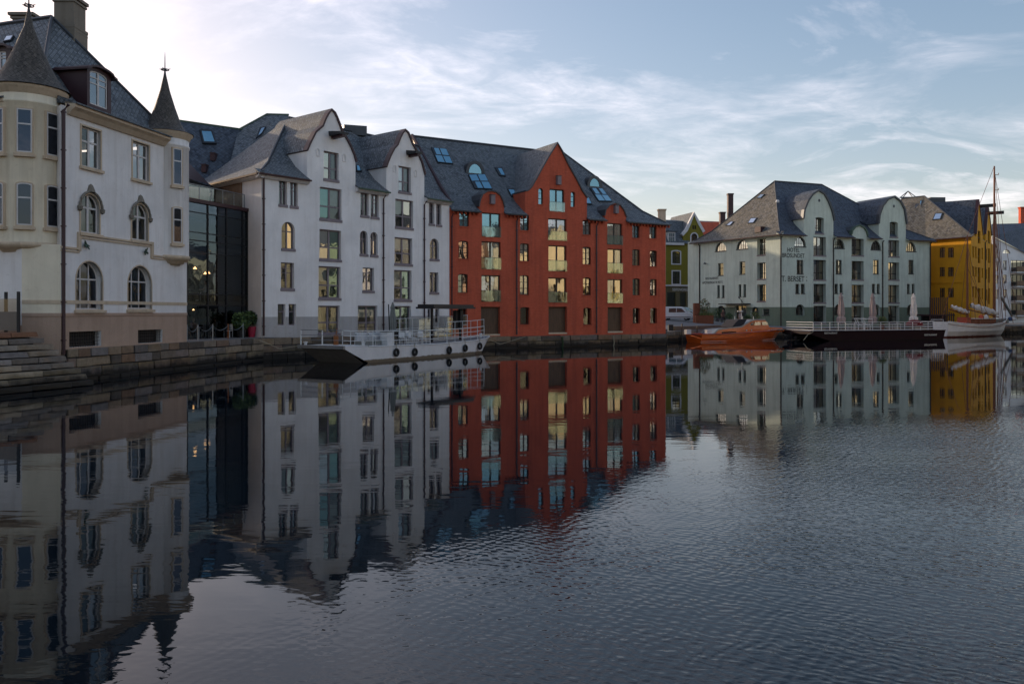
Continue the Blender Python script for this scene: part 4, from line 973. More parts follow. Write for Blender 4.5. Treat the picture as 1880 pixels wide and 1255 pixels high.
# roof terrace rail and timber wall
mb = MB(); tp_ = []
n_ = 6
for k in range(n_): u = .1 + (GG.L - .2) * k / (n_ - 1); pbox(mb, GG, u - .02, u + .02, zr + .2, zr + 1.15, -.12, -.08, 'steel_grey')
pbox(mb, GG, .1, GG.L - .1, zr + 1.13, zr + 1.17, -.13, -.07, 'steel_grey'); rl = mb.build('terrace_rail', B)
for k in range(n_ - 1):
    a = .1 + (GG.L - .2) * k / (n_ - 1) + .03; b = a + (GG.L - .2) / (n_ - 1) - .06; pm = MB(); pm.face([GG.P(a, zr + .3, -.1), GG.P(b, zr + .3, -.1), GG.P(b, zr + 1.1, -.1), GG.P(a, zr + 1.1, -.1)], 'glass_rail'); pm.build('pane', rl)
u = WS_W.u(386)
while u < WS_W.u(444):
    mb = MB(); pbox(mb, WS_W, u, u + .2, zr + .2, 12.2, .0, .05 + ru(-.01, .012), 'clad_wood'); mb.build('cladding_board', B); u += .22
# ------------------------------------------------------------------ MINT HOTEL
W = Plane(HC, HE); WS = Plane(HL, HC)
B = root('mint_hotel', (*HC, 1.07), 'pale mint green hotel with lettered front, round gables and slate roof tinted warm on its sunlit slope', 'building')
ze = 14.3
V = []
add(1458.7, 1479.8, 435, 453, 'h', 'half'); add(1530.8, 1550.6, 439, 456.3, 'h', 'half'); add(1598.6, 1617.5, 442, 459, 'h', 'half'); add(1663.2, 1682, 444.7, 461.7, 'h', 'half')
for a, b, tops in ((1493.6, 1516.4, (435, 477, 521, 561)), (1563.7, 1585.7, (438, 479, 522.6, 561)), (1631, 1651, (441, 481.7, 523, 561))):
    bots = (469, 513.5, 555.5, 593)
    for t_, b_ in zip(tops, bots): add(a, b, t_, b_ + (2 if b_ < 470 and a > 1600 else 0), 'F')
add(1496.4, 1512.5, 399, 428.4, 'F', 'seg'); add(1633.5, 1648.5, 407, 435.2, 'F', 'seg')
for a, b in ((1463, 1475), (1534.5, 1545.5), (1603, 1613.7), (1668, 1677.6)): add(a, b, 477, 502.8, 's')
for a, b in ((1460.5, 1467.3), (1470.6, 1477.7), (1532.3, 1538.4), (1541.6, 1547.4), (1600.8, 1606.8), (1609.8, 1615.4), (1665.3, 1670.7), (1674, 1679.3)): add(a, b, 521, 538.6, 'k')
for a, b in ((1461, 1477), (1532, 1547), (1600, 1616), (1665, 1680)): add(a, b, 558.5, 578.5, 'a', 'round')
ops = [opening(W, *v[:5]) for v in V]
g1 = gset(W, [(1475.5, 402), (1477.5, 386), (1484.6, 368.6), (1493, 357.2), (1502.9, 351), (1512.5, 357.5), (1520.5, 372), (1526.5, 388), (1530, 405.5)])
g2 = gset(W, [(1563.5, 431), (1565, 424), (1570, 417.8), (1577.5, 415), (1585, 418.3), (1589.8, 425.5), (1591.5, 433.3)])
g3 = gset(W, [(1613.6, 410.7), (1615.4, 394.6), (1621, 379), (1630.3, 367.2), (1641.5, 362.5), (1651.5, 370), (1659, 384.5), (1663, 411.8)])
out = [(0, .3), (W.L, .3), (W.L, ze)]
for g in (g3, g2, g1): out += [(g[-1][0], ze)] + [p for p in g[::-1] if p[1] > ze + .01] + [(g[0][0], ze)]
out += [(0, ze)]
mb = MB(); facade(mb, W, out, [poly_of(o) for o in ops], 'plaster_mint', [(3.85, 'plaster_green')], depth=.7)
V2 = []; _V = V; V = V2
add(1312.8, 1333.3, 445, 461.3, 'h', 'half'); add(1351.8, 1372.8, 441, 457.5, 'h', 'half')
add(1390, 1405.6, 438, 468, 'F'); add(1390, 1405.6, 482, 512, 'F'); add(1390, 1405.6, 522, 552.7, 'F')
add(1318.3, 1328.2, 483, 505.6, 'k'); add(1357.6, 1368, 480, 503.3, 'k')
for a, b, t_ in ((1316.7, 1321.3, 523.5), (1325.5, 1330, 523.5), (1356, 1360.6, 522), (1364.7, 1369.4, 522)): add(a, b, t_, t_ + 22.5, 'k')
add(1400, 1412.6, 567, 578.5, 'k'); add(1315, 1332, 561, 588, 'a', 'round'); add(1349, 1370, 561, 591, 'a'); add(1378, 1393, 563, 583, 'a', 'round')
ops2 = [opening(WS, *v[:5]) for v in V2]
facade(mb, WS, [(.0, .3), (WS.L, .3), (WS.L, ze), (.0, ze)], [poly_of(o) for o in ops2], 'plaster_mint', [(3.85, 'plaster_green')], depth=.7)
nb = W.P(W.L, 0, -16); nl = Vector((HL[0] + 2.2, HL[1] + 5))
mb.face([(HL[0], HL[1], .3), (HL[0] - .5, HL[1] + 2.5, .3), (HL[0] - .5, HL[1] + 2.5, ze), (HL[0], HL[1], ze)], 'plaster_mint')
mb.face([(HL[0] - .5, HL[1] + 2.5, .3), (nb.x, nb.y, .3), (nb.x, nb.y, ze), (HL[0] - .5, HL[1] + 2.5, ze)], 'plaster_mint'); mb.face([W.P(W.L, .3), (nb.x, nb.y, .3), (nb.x, nb.y, ze), W.P(W.L, ze)], 'plaster_mint')
mb.build('wall', B)
for pl, VV, OO in ((W, _V, ops), (WS, V2, ops2)):
    for v, o in zip(VV, OO):
        s_ = v[5]; G_ = ['glass_warm', 'glass', 'glass_dim'] if pl is W else ['glass_dim', 'glass']
        if s_ == 'h': window(B, pl, *o, vb=(.3, .5, .7), hb=(), mat='frame_dark', g=G_, sash=False, dep=.25, sill='lead', fw=.08)
        elif s_ == 'F': window(B, pl, *o, vb=(.5,), hb=(.35,), mat='frame_dark', g=G_, dep=.6, drape=random.choice((1, 1, 0)), sill='frame_mauve', bw=.05)
        elif s_ == 's': window(B, pl, *o, vb=(.5,), hb=(.6,), mat='frame_dark', g=G_, dep=.2, sill='lead')
        elif s_ == 'a': window(B, pl, *o, vb=(.5,), hb=(.6,), mat='frame_dark', g='glass_dim', dep=.4)
        else: window(B, pl, *o, vb=(), hb=(.6,), mat='frame_dark', g='glass_dim', dep=.25, sill='lead')
e0 = pt(1422, 333, 123.5); e1 = pt(1509, 340, 126.9); e1.z = e0.z
bl2 = (HL[0] - .5, HL[1] + 2.5)
midH = hip_roof(B, [HC, HE, (nb.x, nb.y), HL], [e0, e1, e1, e0], ze, ['slate_dark', 'slate_dark', 'slate_dark', 'slate_sunlit'], caps=(0, 1, 3))
for g, dd in ((g1, 7.5), (g3, 7.0)): gable_roof(B, W, g, dd, m='slate_dark', wall='plaster_mint', low=ze, w=.28, over=.2, trim='lead')
gable_roof(B, W, g2, 2.6, m='lead', wall='plaster_mint', low=ze, w=.22, over=.2, trim='copper')
for a, b in ((-.6, g1[0][0]), (g1[-1][0], g2[0][0]), (g2[-1][0], g3[0][0]), (g3[-1][0], W.L + .5)): eave(B, W, a, b, ze, board='plaster_mint', gut='maroon', over=.7, sl='slate_dark', bh=.15)
eave(B, WS, -.5, WS.L + .6, ze, board='plaster_mint', gut='maroon', over=.7, sl='slate_sunlit', bh=.15)
for px in (1529.7, 1620): pipe(B, W, W.u(px), 1.1, ze - .6, 'frame_dark', r=.08)
pipe(B, W, .1, 1.1, ze - .6, 'frame_dark', r=.09); pipe(B, W, W.L - .2, 1.1, ze - .6, 'frame_dark', r=.09); pipe(B, WS, WS.u(1285), 1.6, ze - .6, 'frame_dark', r=.09)
for x, y in ((1504, 368), (1641, 378.5)):
    u, z = W.uz(x, y); mb = MB(); pbox_c = [(u + .18 * math.cos(k * math.pi / 6), z + .22 * math.sin(k * math.pi / 6)) for k in range(12)]
    mb.prism([W.P(*p, -.02) for p in pbox_c], [W.P(*p, .03) for p in pbox_c], 'lead'); mb.build('round_vent', B)
text(B, W, 'HOTEL', 1445.4, 1467.8, 455, 462.5, 'text_black'); text(B, W, 'BROSUNDET', 1436, 1477, 465, 473, 'text_black'); text(B, W, 'T. BERSET', 1434.8, 1476.8, 506.5, 516.8, 'text_black')
text(B, W, 'A', 1479.6, 1482, 507.5, 510, 'text_black'); text(B, W, 'S', 1479.8, 1482, 513.5, 516.5, 'text_black')
text(B, WS, 'RESTAURANT', 1295.4, 1319, 508.6, 512.8, 'text_black'); text(B, WS, 'APOTEKERGATA NO 5', 1289.4, 1326.4, 516, 520.6, 'text_black')
abc = (midH[3], midH[0], Vector(e0))
skylight(B, [(1341.7, 406.8), (1348, 407.5), (1340.4, 415), (1331.5, 414.5)], abc, 'glass'); skylight(B, [(1378.7, 401), (1390.9, 400.2), (1383.8, 410), (1373, 411)], abc, 'glass'); skylight(B, [(1397, 357), (1405, 357), (1397, 364.7), (1389.6, 364.7)], abc, 'glass_dim')
c = rayplane(1397, 423, *abc); mb = MB(); mb.box(c + Vector((-.2, -.2, .1)), tuple(WS.t * .55) + (0,), tuple(WS.n * .5) + (0,), (0, 0, .4), 'maroon'); mb.build('vent', B)
abf = (midH[0], midH[1], Vector(e0)); skylight(B, [(1578, 407), (1587, 409), (1593, 414), (1584, 412)], abf, 'glass_dim')
c = rayplane(1427.5, 372.5, *abf); mb = MB(); mb.lathe((c.x, c.y), [(0, c.z - .05), (.2, c.z), (.28, c.z + .2), (.2, c.z + .42), (0, c.z + .48)], 'steel_white', 12); mb.build('roof_lamp', B)
u = WS.u(1298); c = WS.P(u, WS.z(1298, 484), .15); mb = MB(); mb.tube([WS.P(u, c.z, 0), WS.P(u + .1, c.z + .1, .5)], .04, 'lead', 6); mb.lathe(WS.P(u, 0, .5)[:2], [(0, c.z + .2), (.2, c.z), (.22, c.z - .08)], 'lead', 10); mb.build('wall_lamp', B)
mb = MB(); za = WS.z(1355, 558); pbox(mb, WS, WS.u(1332), WS.u(1378), za - .05, za + .08, 0, 1.5, 'black'); mb.build('entrance_canopy', B)
# ------------------------------------------------------------------ YELLOW WAREHOUSE
YC = at(1783, 122.0); YL = at(1700, 128.0); YR = at(1823, 140.0)
W = Plane(YC, YR); WS = Plane(YL, YC)
B = root('yellow_warehouse', (*YC, 1.1), 'ochre yellow warehouse with narrow gabled front beside the mint hotel', 'building')
ze = 14.7; V = []
for a, b, t_ in ((1785.3, 1788.3, 452), (1790.2, 1793, 453), (1802.2, 1804.8, 455), (1810, 1812.2, 457)):
    for dy, hh in ((0, 21), (37, 18), (74, 20)): add(a, b, t_ + dy, t_ + dy + hh, 'k')
for a, b in ((1795.3, 1800, ), (1814, 1817.5)):
    for t_, b_ in ((424, 447), (456, 483), (491, 519), (529, 558)): add(a, b, t_, b_, 'k')
ops = [opening(W, *v[:5]) for v in V]
ops = [(o[0], o[1], o[2], o[3], o[4]) for o in ops]
g1 = gset(W, [(1792.3, 430), (1794, 395), (1796.6, 368), (1800, 395), (1804.5, 432)]); g2 = gset(W, [(1809.5, 430), (1812, 400), (1814, 379), (1817, 402), (1820, 433)])
out = [(0, .3), (W.L, .3), (W.L, ze), (g2[-1][0], ze)] + [p for p in g2[::-1] if p[1] > ze] + [(g2[0][0], ze), (g1[-1][0], ze)] + [p for p in g1[::-1] if p[1] > ze] + [(g1[0][0], ze), (0, ze)]
mb = MB(); facade(mb, W, out, [poly_of(o) for o in ops], 'plaster_yellow', depth=.35)
_V = V; V = V2 = []
for (a, b) in ((1725, 1734.6), (1740.4, 1751)):
    for t_, b_ in ((454.5, 473), (490.5, 507.5), (528.5, 546)): add(a, b, t_, b_, 's', 'seg' if t_ < 460 else 'rect')
ops2 = [opening(WS, *v[:5]) for v in V2]
facade(mb, WS, [(0, .3), (WS.L, .3), (WS.L, ze), (0, ze)], [poly_of(o) for o in ops2], 'plaster_yellow')
nb = W.P(W.L, 0, -14); nl = (YL[0] - 4, YL[1] + 14)
mb.face([W.P(W.L, .3), (nb.x, nb.y, .3), (nb.x, nb.y, ze), W.P(W.L, ze)], 'plaster_yellow'); mb.face([(YL[0], YL[1], .3), (*nl, .3), (*nl, ze), (YL[0], YL[1], ze)], 'plaster_yellow'); mb.face([(nb.x, nb.y, .3), (*nl, .3), (*nl, ze), (nb.x, nb.y, ze)], 'plaster_yellow'); mb.build('wall', B)
for v, o in zip(_V, ops): window(B, W, *o, vb=() if o[2] - o[1] < 1.2 else (.5,), hb=(.5,), mat='frame_dark', g='glass_warm' if rnd() < .5 else 'glass_dim', dep=.2)
for v, o in zip(V2, ops2): window(B, WS, *o, vb=(.5,), hb=(.66,), mat='frame_dark', g='glass', dep=.12, sill='plaster_yellow')
pb = MB(); pbox(pb, WS, 0, WS.L, WS.z(1740, 519.5), WS.z(1740, 517), 0, .12, 'plaster_yellow'); pb.build('string_course', B)
e0 = pt(1697, 360, 133); e1 = e0 + Vector((*W.t, 0)) * 20; eL = pt(1655, 363, 136); eL.z = e0.z
mb = MB(); mid0 = Vector((*YL, ze)); c_ = Vector((*YC, ze)); l_ = Vector((YL[0] - 6, YL[1] + 6, ze))
mb.face([mid0, c_, e0, eL, l_], 'slate_sunlit'); mb.face([c_, W.P(W.L, ze), e1, e0], 'slate_dark'); mb.face([e0, e1, (e1.x, e1.y + 12, ze), (eL.x, eL.y + 14, ze), eL], 'slate_dark'); mb.build('roof', B)
mb = MB(); mb.tube([c_, e0], .12, 'lead'); mb.tube([eL, e0], .12, 'lead'); mb.build('ridge_cap', B)
gable_roof(B, W, [p for p in g1 if p[1] > ze], 9, m='slate_dark', wall='plaster_yellow', low=ze, w=.2); gable_roof(B, W, [p for p in g2 if p[1] > ze], 9, m='slate_dark', wall='plaster_yellow', low=ze, w=.2)
eave(B, WS, -.5, WS.L + .4, ze, board='plaster_yellow', gut='maroon', over=.6, sl='slate_sunlit', bh=.1)
pipe(B, W, W.u(1808), 1.2, ze, 'frame_dark', r=.09)
abc = (mid0, c_, e0); skylight(B, [(1681.6, 369), (1694.5, 368), (1691.6, 380), (1676, 381.8)], abc, 'glass_blue'); skylight(B, [(1717.4, 391.8), (1731.8, 391), (1727.5, 403.3), (1711.7, 404.7)], abc, 'glass')
pd = Plane(WS.P(0, 0, -1.2)[:2], WS.P(WS.L, 0, -1.2)[:2]); dormer(B, pd, 1730, 1751, 418, 435, opening(pd, 'rect', 1735, 1747, 422, 433), back=2.5)
for x, y in ((1799, 378), (1815, 391)):
    u, z = W.uz(x, y); mb = MB(); pbox(mb, W, u - .25, u + .25, z - .3, z + .2, 0, 2.2, 'black'); mb.build('hoist_beam', B)
q = pt(1663, 357, 136)
tr = MB(); bx = [pt(1652, 363, 136), pt(1676, 363, 136), pt(1682, 362, 139), pt(1658, 362, 139)]
for p in bx: tr.tube([p, pt(1667, 351, 137)], .07, 'lead', 5)
for i in range(4): tr.tube([bx[i], bx[(i + 1) % 4]], .07, 'lead', 5)
tr.build('roof_lantern', B)
mb = MB(); mb.abox(e0.x + 2, e0.x + 4.5, e0.y + 2, e0.y + 5, e0.z - 2, e0.z + .1, 'lead'); mb.build('lift_housing', B)
# ------------------------------------------------------------------ WHITE BALCONY BLOCK at the right edge
QL = at(1822, 154.0); QR = at(1905, 158.0)
W = Plane(QL, QR)
B = root('balcony_apartments', (*QL, 1.1), 'pale apartment house with timber balconies and dark slate roof at right edge', 'building')
V = []
for y0, y1 in ((478, 496), (504, 521), (531, 547), (558, 570)): add(1842, 1848.5, y0, y1, 's')
add(1841, 1855, 458, 465.5, 's', 'half')
for y0, y1 in ((457, 474), (479, 498), (505, 521), (531, 549)): add(1826.5, 1833, y0, y1, 's')
for y0 in (478, 504, 530.5, 557): add(1856, 1886, y0, y0 + 21.5, 'L')
ops = [opening(W, *v[:5]) for v in V]
za, zb = W.z(1822, 434), W.z(1880, 463)
mb = MB(); facade(mb, W, [(0, .3), (W.L, .3), (W.L, zb - 1.6), (W.u(1880), zb), (0, za)], [poly_of(o) for o in ops], 'plaster_white', depth=.5); mb.face([W.P(0, .3, -10), W.P(W.L, .3, -10), W.P(W.L, zb - 1.6, -10), W.P(0, za, -10)], 'interior'); mb.face([W.P(0, .3), W.P(0, .3, -10), W.P(0, za, -10), W.P(0, za)], 'plaster_white'); mb.face([W.P(W.L, .3), W.P(W.L, .3, -10), W.P(W.L, zb - 1.6, -10), W.P(W.L, zb - 1.6)], 'plaster_white'); mb.build('wall', B)
for v, o in zip(V, ops):
    if v[5] == 's': window(B, W, *o, vb=(.5,), hb=(.5,), mat='frame_white', g=['glass_warm', 'glass'], dep=.15)
    else:
        window(B, W, *o, vb=(.25, .5, .75), hb=(), mat='frame_dark', g='glass_dim', dep=.5)
        mb = MB(); pbox(mb, W, o[1], o[2], o[3] - .2, o[3], -.4, 1.2, 'trim_white'); pbox(mb, W, o[1], o[2], o[3] + .1, o[3] + 1.0, 1.12, 1.18, 'clad_wood')
        for u in (o[1] + .05, o[2] - .05): pbox(mb, W, u - .05, u + .05, o[3], o[3] + 2.2, 1.1, 1.2, 'frame_dark')
        mb.build('balcony', B)
mb = MB(); a = W.P(-.3, za + .1, .3); b = W.P(W.L, zb - 1.5, .3); r1 = pt(1822, 411, 163); r2 = pt(1915, 409, 168)
mb.face([a, b, r2, r1], 'slate_dark'); mb.face([a, r1, r1 + Vector((-2, 14, -9)), a + Vector((-1, 6, 0))], 'slate_dark'); mb.build('roof', B)
chimney(B, (r2.x - 3.8, r2.y + 1), .8, .8, r2.z - 1, r2.z + 3.2, 'plaster_red')
# ------------------------------------------------------------------ OLIVE TOWN HOUSE in the gap
OA = at(1150, 142.0); OB = at(1300, 146.0)
W = Plane(OA, OB)
B = root('olive_townhouse', (*at(1250, 143), 3), 'olive green gabled town house with shop sign in the gap beside the red warehouse', 'building')
V = []
add(1234, 1248.5, 461, 483.7, 's', 'seg'); add(1234.7, 1248, 498, 521, 's'); add(1268.6, 1281, 461, 485, 's', 'seg'); add(1268.6, 1281, 498, 521, 's')
add(1225, 1240.5, 536.5, 562, 'k'); add(1248.5, 1259.5, 536.5, 562, 'k'); add(1269, 1284, 536.5, 562, 'k'); add(1271.3, 1274.2, 413.5, 421, 'k'); add(1275.2, 1278.2, 413.5, 421, 'k'); add(1269, 1280, 428.5, 444, 's', 'round')
ops = [opening(W, *v[:5]) for v in V]
ze = W.z(1240, 449)
g = gset(W, [(1254, 433), (1262, 424), (1268, 411), (1274, 394), (1281, 411), (1290, 427)])
out = [(0, 1.5), (W.L, 1.5), (W.L, ze)] + g[::-1] + [(g[0][0], ze), (0, ze)]
mb = MB(); facade(mb, W, out, [poly_of(o) for o in ops], 'plaster_olive', [(W.z(1240, 524.5), 'plaster_olive_base')])
bk = [W.P(0, 1.5, -14), W.P(W.L, 1.5, -14)]; mb.face([W.P(0, 1.5), bk[0], W.P(0, ze, -14), W.P(0, ze)], 'plaster_olive'); mb.face([bk[0], bk[1], W.P(W.L, ze, -14), W.P(0, ze, -14)], 'plaster_olive'); mb.face([W.P(W.L, 1.5), bk[1], W.P(W.L, ze, -14), W.P(W.L, ze)], 'plaster_olive'); mb.build('wall', B)
for v, o in zip(V, ops):
    window(B, W, *o, vb=(.5,) if v[5] == 's' else (), hb=(.5,) if v[5] == 's' else (), mat='frame_dark', g='glass_dark', dep=.12)
    if v[5] == 's': tm = MB(); ring(tm, W, o, .2, .06, 'render_trim' if 0 else 'trim_white'); tm.build('surround', B)
mb = MB(); pbox(mb, W, 0, W.L, W.z(1240, 525.5), W.z(1240, 522.5), 0, .25, 'trim_white'); pbox(mb, W, 0, g[0][0], ze - .1, ze + .3, 0, .5, 'trim_white'); mb.build('cornice', B)
gable_roof(B, W, g, 9, m='slate', wall='plaster_olive', low=ze, w=.5, over=.15, trim='trim_white')
rz_ = W.z(1240, 395)
mb = MB(); mb.face([W.P(-1, ze + .2, .4), W.P(g[0][0] + 1, ze + .2, .4), W.P(g[0][0] + 3, ze + 4.5, -2.6), W.P(-1, ze + 4.5, -2.6)], 'slate'); mb.face([W.P(-1, ze + 4.5, -2.6), W.P(W.L + 3, ze + 4.5, -2.6), W.P(W.L + 3, rz_, -7), W.P(-1, rz_, -7)], 'slate'); mb.build('roof', B)
q0 = opening(W, 'rect', 1226, 1239.5, 426, 446); pw = Plane(W.P(0, 0, .15)[:2], W.P(W.L, 0, .15)[:2])
mb = MB(); pbox(mb, pw, q0[1], q0[2], q0[3], q0[4], -2.5, -.06, 'trim_white'); pbox(mb, pw, q0[1] - .3, q0[2] + .3, q0[4], q0[4] + .2, -2.5, .1, 'lead'); mb.build('dormer', B)
window(B, pw, 'rect', q0[1] + .12, q0[2] - .12, q0[3] + .1, q0[4] - .15, vb=(.33, .67), hb=(.6,), mat='frame_white', g='glass_blue', dep=0)
text(B, W, 'SEIFENGRELLE', 1234, 1268.5, 529, 534, 'text_white', d=.1)
chimney(B, W.P(W.u(1281), 0, -6)[:2], 1.2, 1, rz_ - 2, W.z(1281, 391)); chimney(B, W.P(W.u(1289), 0, -6)[:2], 1.3, 1, rz_ - 2, W.z(1289, 394), 'plaster_red')
# houses behind
B = root('rear_brick_house', (34, 165, 3), 'dull red tiled roof and chimneys behind the mint hotel', 'building')
a, b = pt(1283, 405, 165), pt(1345, 408, 165)
mb = MB(); mb.face([a, b, b + Vector((0, -7, -6)), a + Vector((0, -7, -6))], 'plaster_red'); mb.face([a, b, b + Vector((0, 7, -6)), a + Vector((0, 7, -6))], 'slate'); mb.build('roof', B)
mb = MB(); mb.abox(a.x, b.x, a.y - 6.8, a.y + 6.8, 2, a.z - 6, 'plaster_white'); mb.build('wall', B)
q = at(1340.5, 160); chimney(B, q, 1.0, 1.0, 8, 3.2 + (572 - 357) * 160 / 1500, 'maroon', cap=.1); q = at(1326, 160); chimney(B, q, 1.0, 1.0, 12, 3.2 + (572 - 391) * 160 / 1500, 'maroon')
B = root('rear_stone_chimney_house', (*at(1215, 150), 3), 'pale chimney of an unseen house behind the red warehouse, sized to shade the hotel', 'building')
chimney(B, at(1215, 140), 1.2, 1, 8, 3.2 + (572 - 386) * 140 / 1500, 'render_trim')
mb = MB(); mb.abox(-40, 14, 146, 160, 2, 19, 'plaster_cream'); mb.build('wall', B)  # unseen block added behind the chimney, made tall to shade the hotel wall
mb = MB(); mb.face([(-40, 145.5, 19), (14, 145.5, 19), (14, 153, 25.5), (-40, 153, 25.5)], 'slate'); mb.face([(-40, 160.5, 19), (14, 160.5, 19), (14, 153, 25.5), (-40, 153, 25.5)], 'slate'); mb.build('roof', B)
# ------------------------------------------------------------------ houses of the opposite bank (outside the frame, mirrored in windows)
bank = [((96, 124), (82, 104), 13.5, 17.5, 'cream house with tall gable on the opposite quay'), ((81, 102), (69, 84), 12, 16, 'yellowish house on the opposite quay beside the cream gable'), ((68, 82), (55, 62), 14.5, 19, 'pale warehouse with the highest roof on the opposite quay'), ((54, 60), (43, 43), 12.5, 17, 'cream warehouse on the opposite quay facing the red one'), ((42, 41), (33, 24), 14, 18, 'nearest pale house on the opposite quay right of the camera')]
for (a, b, ze, zr, lab), bm_ in zip(bank, ('plaster_bank', 'bank_grey', 'bank_white', 'plaster_bank', 'bank_rose')):
    pl = Plane(a, b); B = root('bank_house', (*a, 1), lab, 'building', 'houses on the opposite quay')
    wins = []; n_ = int(pl.L / 3.4)
    for i in range(n_):
        uc = (i + .5) * pl.L / n_
        for k in range(4): wins.append(('rect', uc - .6, uc + .6, 2 + 2.9 * k, 3.8 + 2.9 * k))
    g_ = [(pl.L * .3, ze), (pl.L * .42, zr - 2), (pl.L * .5, zr - .3), (pl.L * .58, zr - 2), (pl.L * .7, ze)]
    mb = MB(); facade(mb, pl, [(0, .2), (pl.L, .2), (pl.L, ze)] + g_[::-1] + [(0, ze)], [poly_of(o) for o in wins if o[4] < ze], bm_)
    for u in (0, pl.L): mb.face([pl.P(u, .2), pl.P(u, .2, -12), pl.P(u, ze, -12), pl.P(u, zr, -6), pl.P(u, ze)], bm_)
    mb.face([pl.P(0, .2, -12), pl.P(pl.L, .2, -12), pl.P(pl.L, ze, -12), pl.P(0, ze, -12)], bm_); mb.build('wall', B)
    mb = MB(); mb.face([pl.P(0, ze, .0), pl.P(pl.L * .3, ze, 0), pl.P(pl.L * .5, zr, -6), pl.P(0, zr, -6)], 'slate'); mb.face([pl.P(pl.L * .7, ze, .0), pl.P(pl.L, ze, 0), pl.P(pl.L, zr, -6), pl.P(pl.L * .5, zr, -6)], 'slate'); mb.face([pl.P(0, ze, -12), pl.P(pl.L, ze, -12), pl.P(pl.L, zr, -6), pl.P(0, zr, -6)], 'slate')
    for q_ in range(4): mb.face([pl.P(*g_[q_], .1), pl.P(*g_[q_ + 1], .1), pl.P(*g_[q_ + 1], -6), pl.P(*g_[q_], -6)], 'slate')
    mb.build('roof', B)
    for o in wins:
        if o[4] < ze:
            mb = MB(); mb.face([pl.P(p[0], p[1], -.15) for p in poly_of(o)], 'glass_dim'); pbox(mb, pl, (o[1] + o[2]) / 2 - .04, (o[1] + o[2]) / 2 + .04, o[3], o[4], -.15, -.1, 'frame_white'); mb.build('window', B)
mb = MB(); poly = [(100, 131), (31, 21), (20, -30), (160, -30), (160, 131)]
mb.prism([(x, y, -1) for x, y in poly], [(x, y, 1.0) for x, y in poly], 'ground_paving'); o = mb.build('opposite_quay'); o['kind'] = 'structure'
# ------------------------------------------------------------------ small builders
def dup(o, loc=None, label=None, group=None, rz=None):
    c = copy_tree(o)
    if loc is not None: c.location = loc
    if rz is not None: c.rotation_euler = (0, 0, rz)
    if label: c['label'] = label
    if group: c['group'] = group
    return c
def torus(mb, c, R_, r, ax, m, n=20, k=8):
    ax = Vector(ax).normalized(); a = ax.cross(Vector((0, 0, 1))).normalized(); b = ax.cross(a); base = len(mb.v); mi = mb.mi(m); c = Vector(c)
    for i in range(n):
        th = 2 * math.pi * i / n; e = a * math.cos(th) + b * math.sin(th)
        for j in range(k): ph = 2 * math.pi * j / k; mb.v.append(tuple(c + e * (R_ + r * math.cos(ph)) + ax * r * math.sin(ph)))
    for i in range(n):
        for j in range(k): i2, j2 = (i + 1) % n, (j + 1) % k; mb.f.append((base + i * k + j, base + i2 * k + j, base + i2 * k + j2, base + i * k + j2)); mb.m.append(mi)
def loft(mb, pl, st, cd, m, mdeck, close_end=True):
    """st: list of stations, each a list of (u, half-beam, z) keel to gunwale; cd: d of the centreline"""
    for sgn in (1, -1):
        for i in range(len(st) - 1):
            for j in range(len(st[i]) - 1):
                a, b, c, d = st[i][j], st[i + 1][j], st[i + 1][j + 1], st[i][j + 1]
                mb.face([pl.P(p[0], p[2], cd + sgn * p[1]) for p in (a, b, c, d)], m)
    for i in range(len(st) - 1):
        a, b = st[i][-1], st[i + 1][-1]; dz = -.10
        mb.face([pl.P(a[0], a[2] + dz, cd + a[1] - .03), pl.P(b[0], b[2] + dz, cd + b[1] - .03), pl.P(b[0], b[2] + dz, cd - b[1] + .03), pl.P(a[0], a[2] + dz, cd - a[1] + .03)], mdeck)
    for e in ((0,) if close_end else ()):
        s_ = st[e]; mb.face([pl.P(p[0], p[2], cd + p[1]) for p in s_] + [pl.P(p[0], p[2], cd - p[1]) for p in s_[::-1]], m)
def leaves(mb, c, rx, ry, rz, n, size, mats):
    for _ in range(n):
        while True:
            p = Vector((ru(-1, 1), ru(-1, 1), ru(-1, 1)))
            if .3 < p.length < 1: break
        q = Vector(c) + Vector((p.x * rx, p.y * ry, p.z * rz)); a = Vector((ru(-1, 1), ru(-1, 1), ru(-1, 1))).normalized() * size; b = a.orthogonal().normalized() * size * .6
        mb.face([q - a, q + b, q + a, q - b], random.choice(mats))
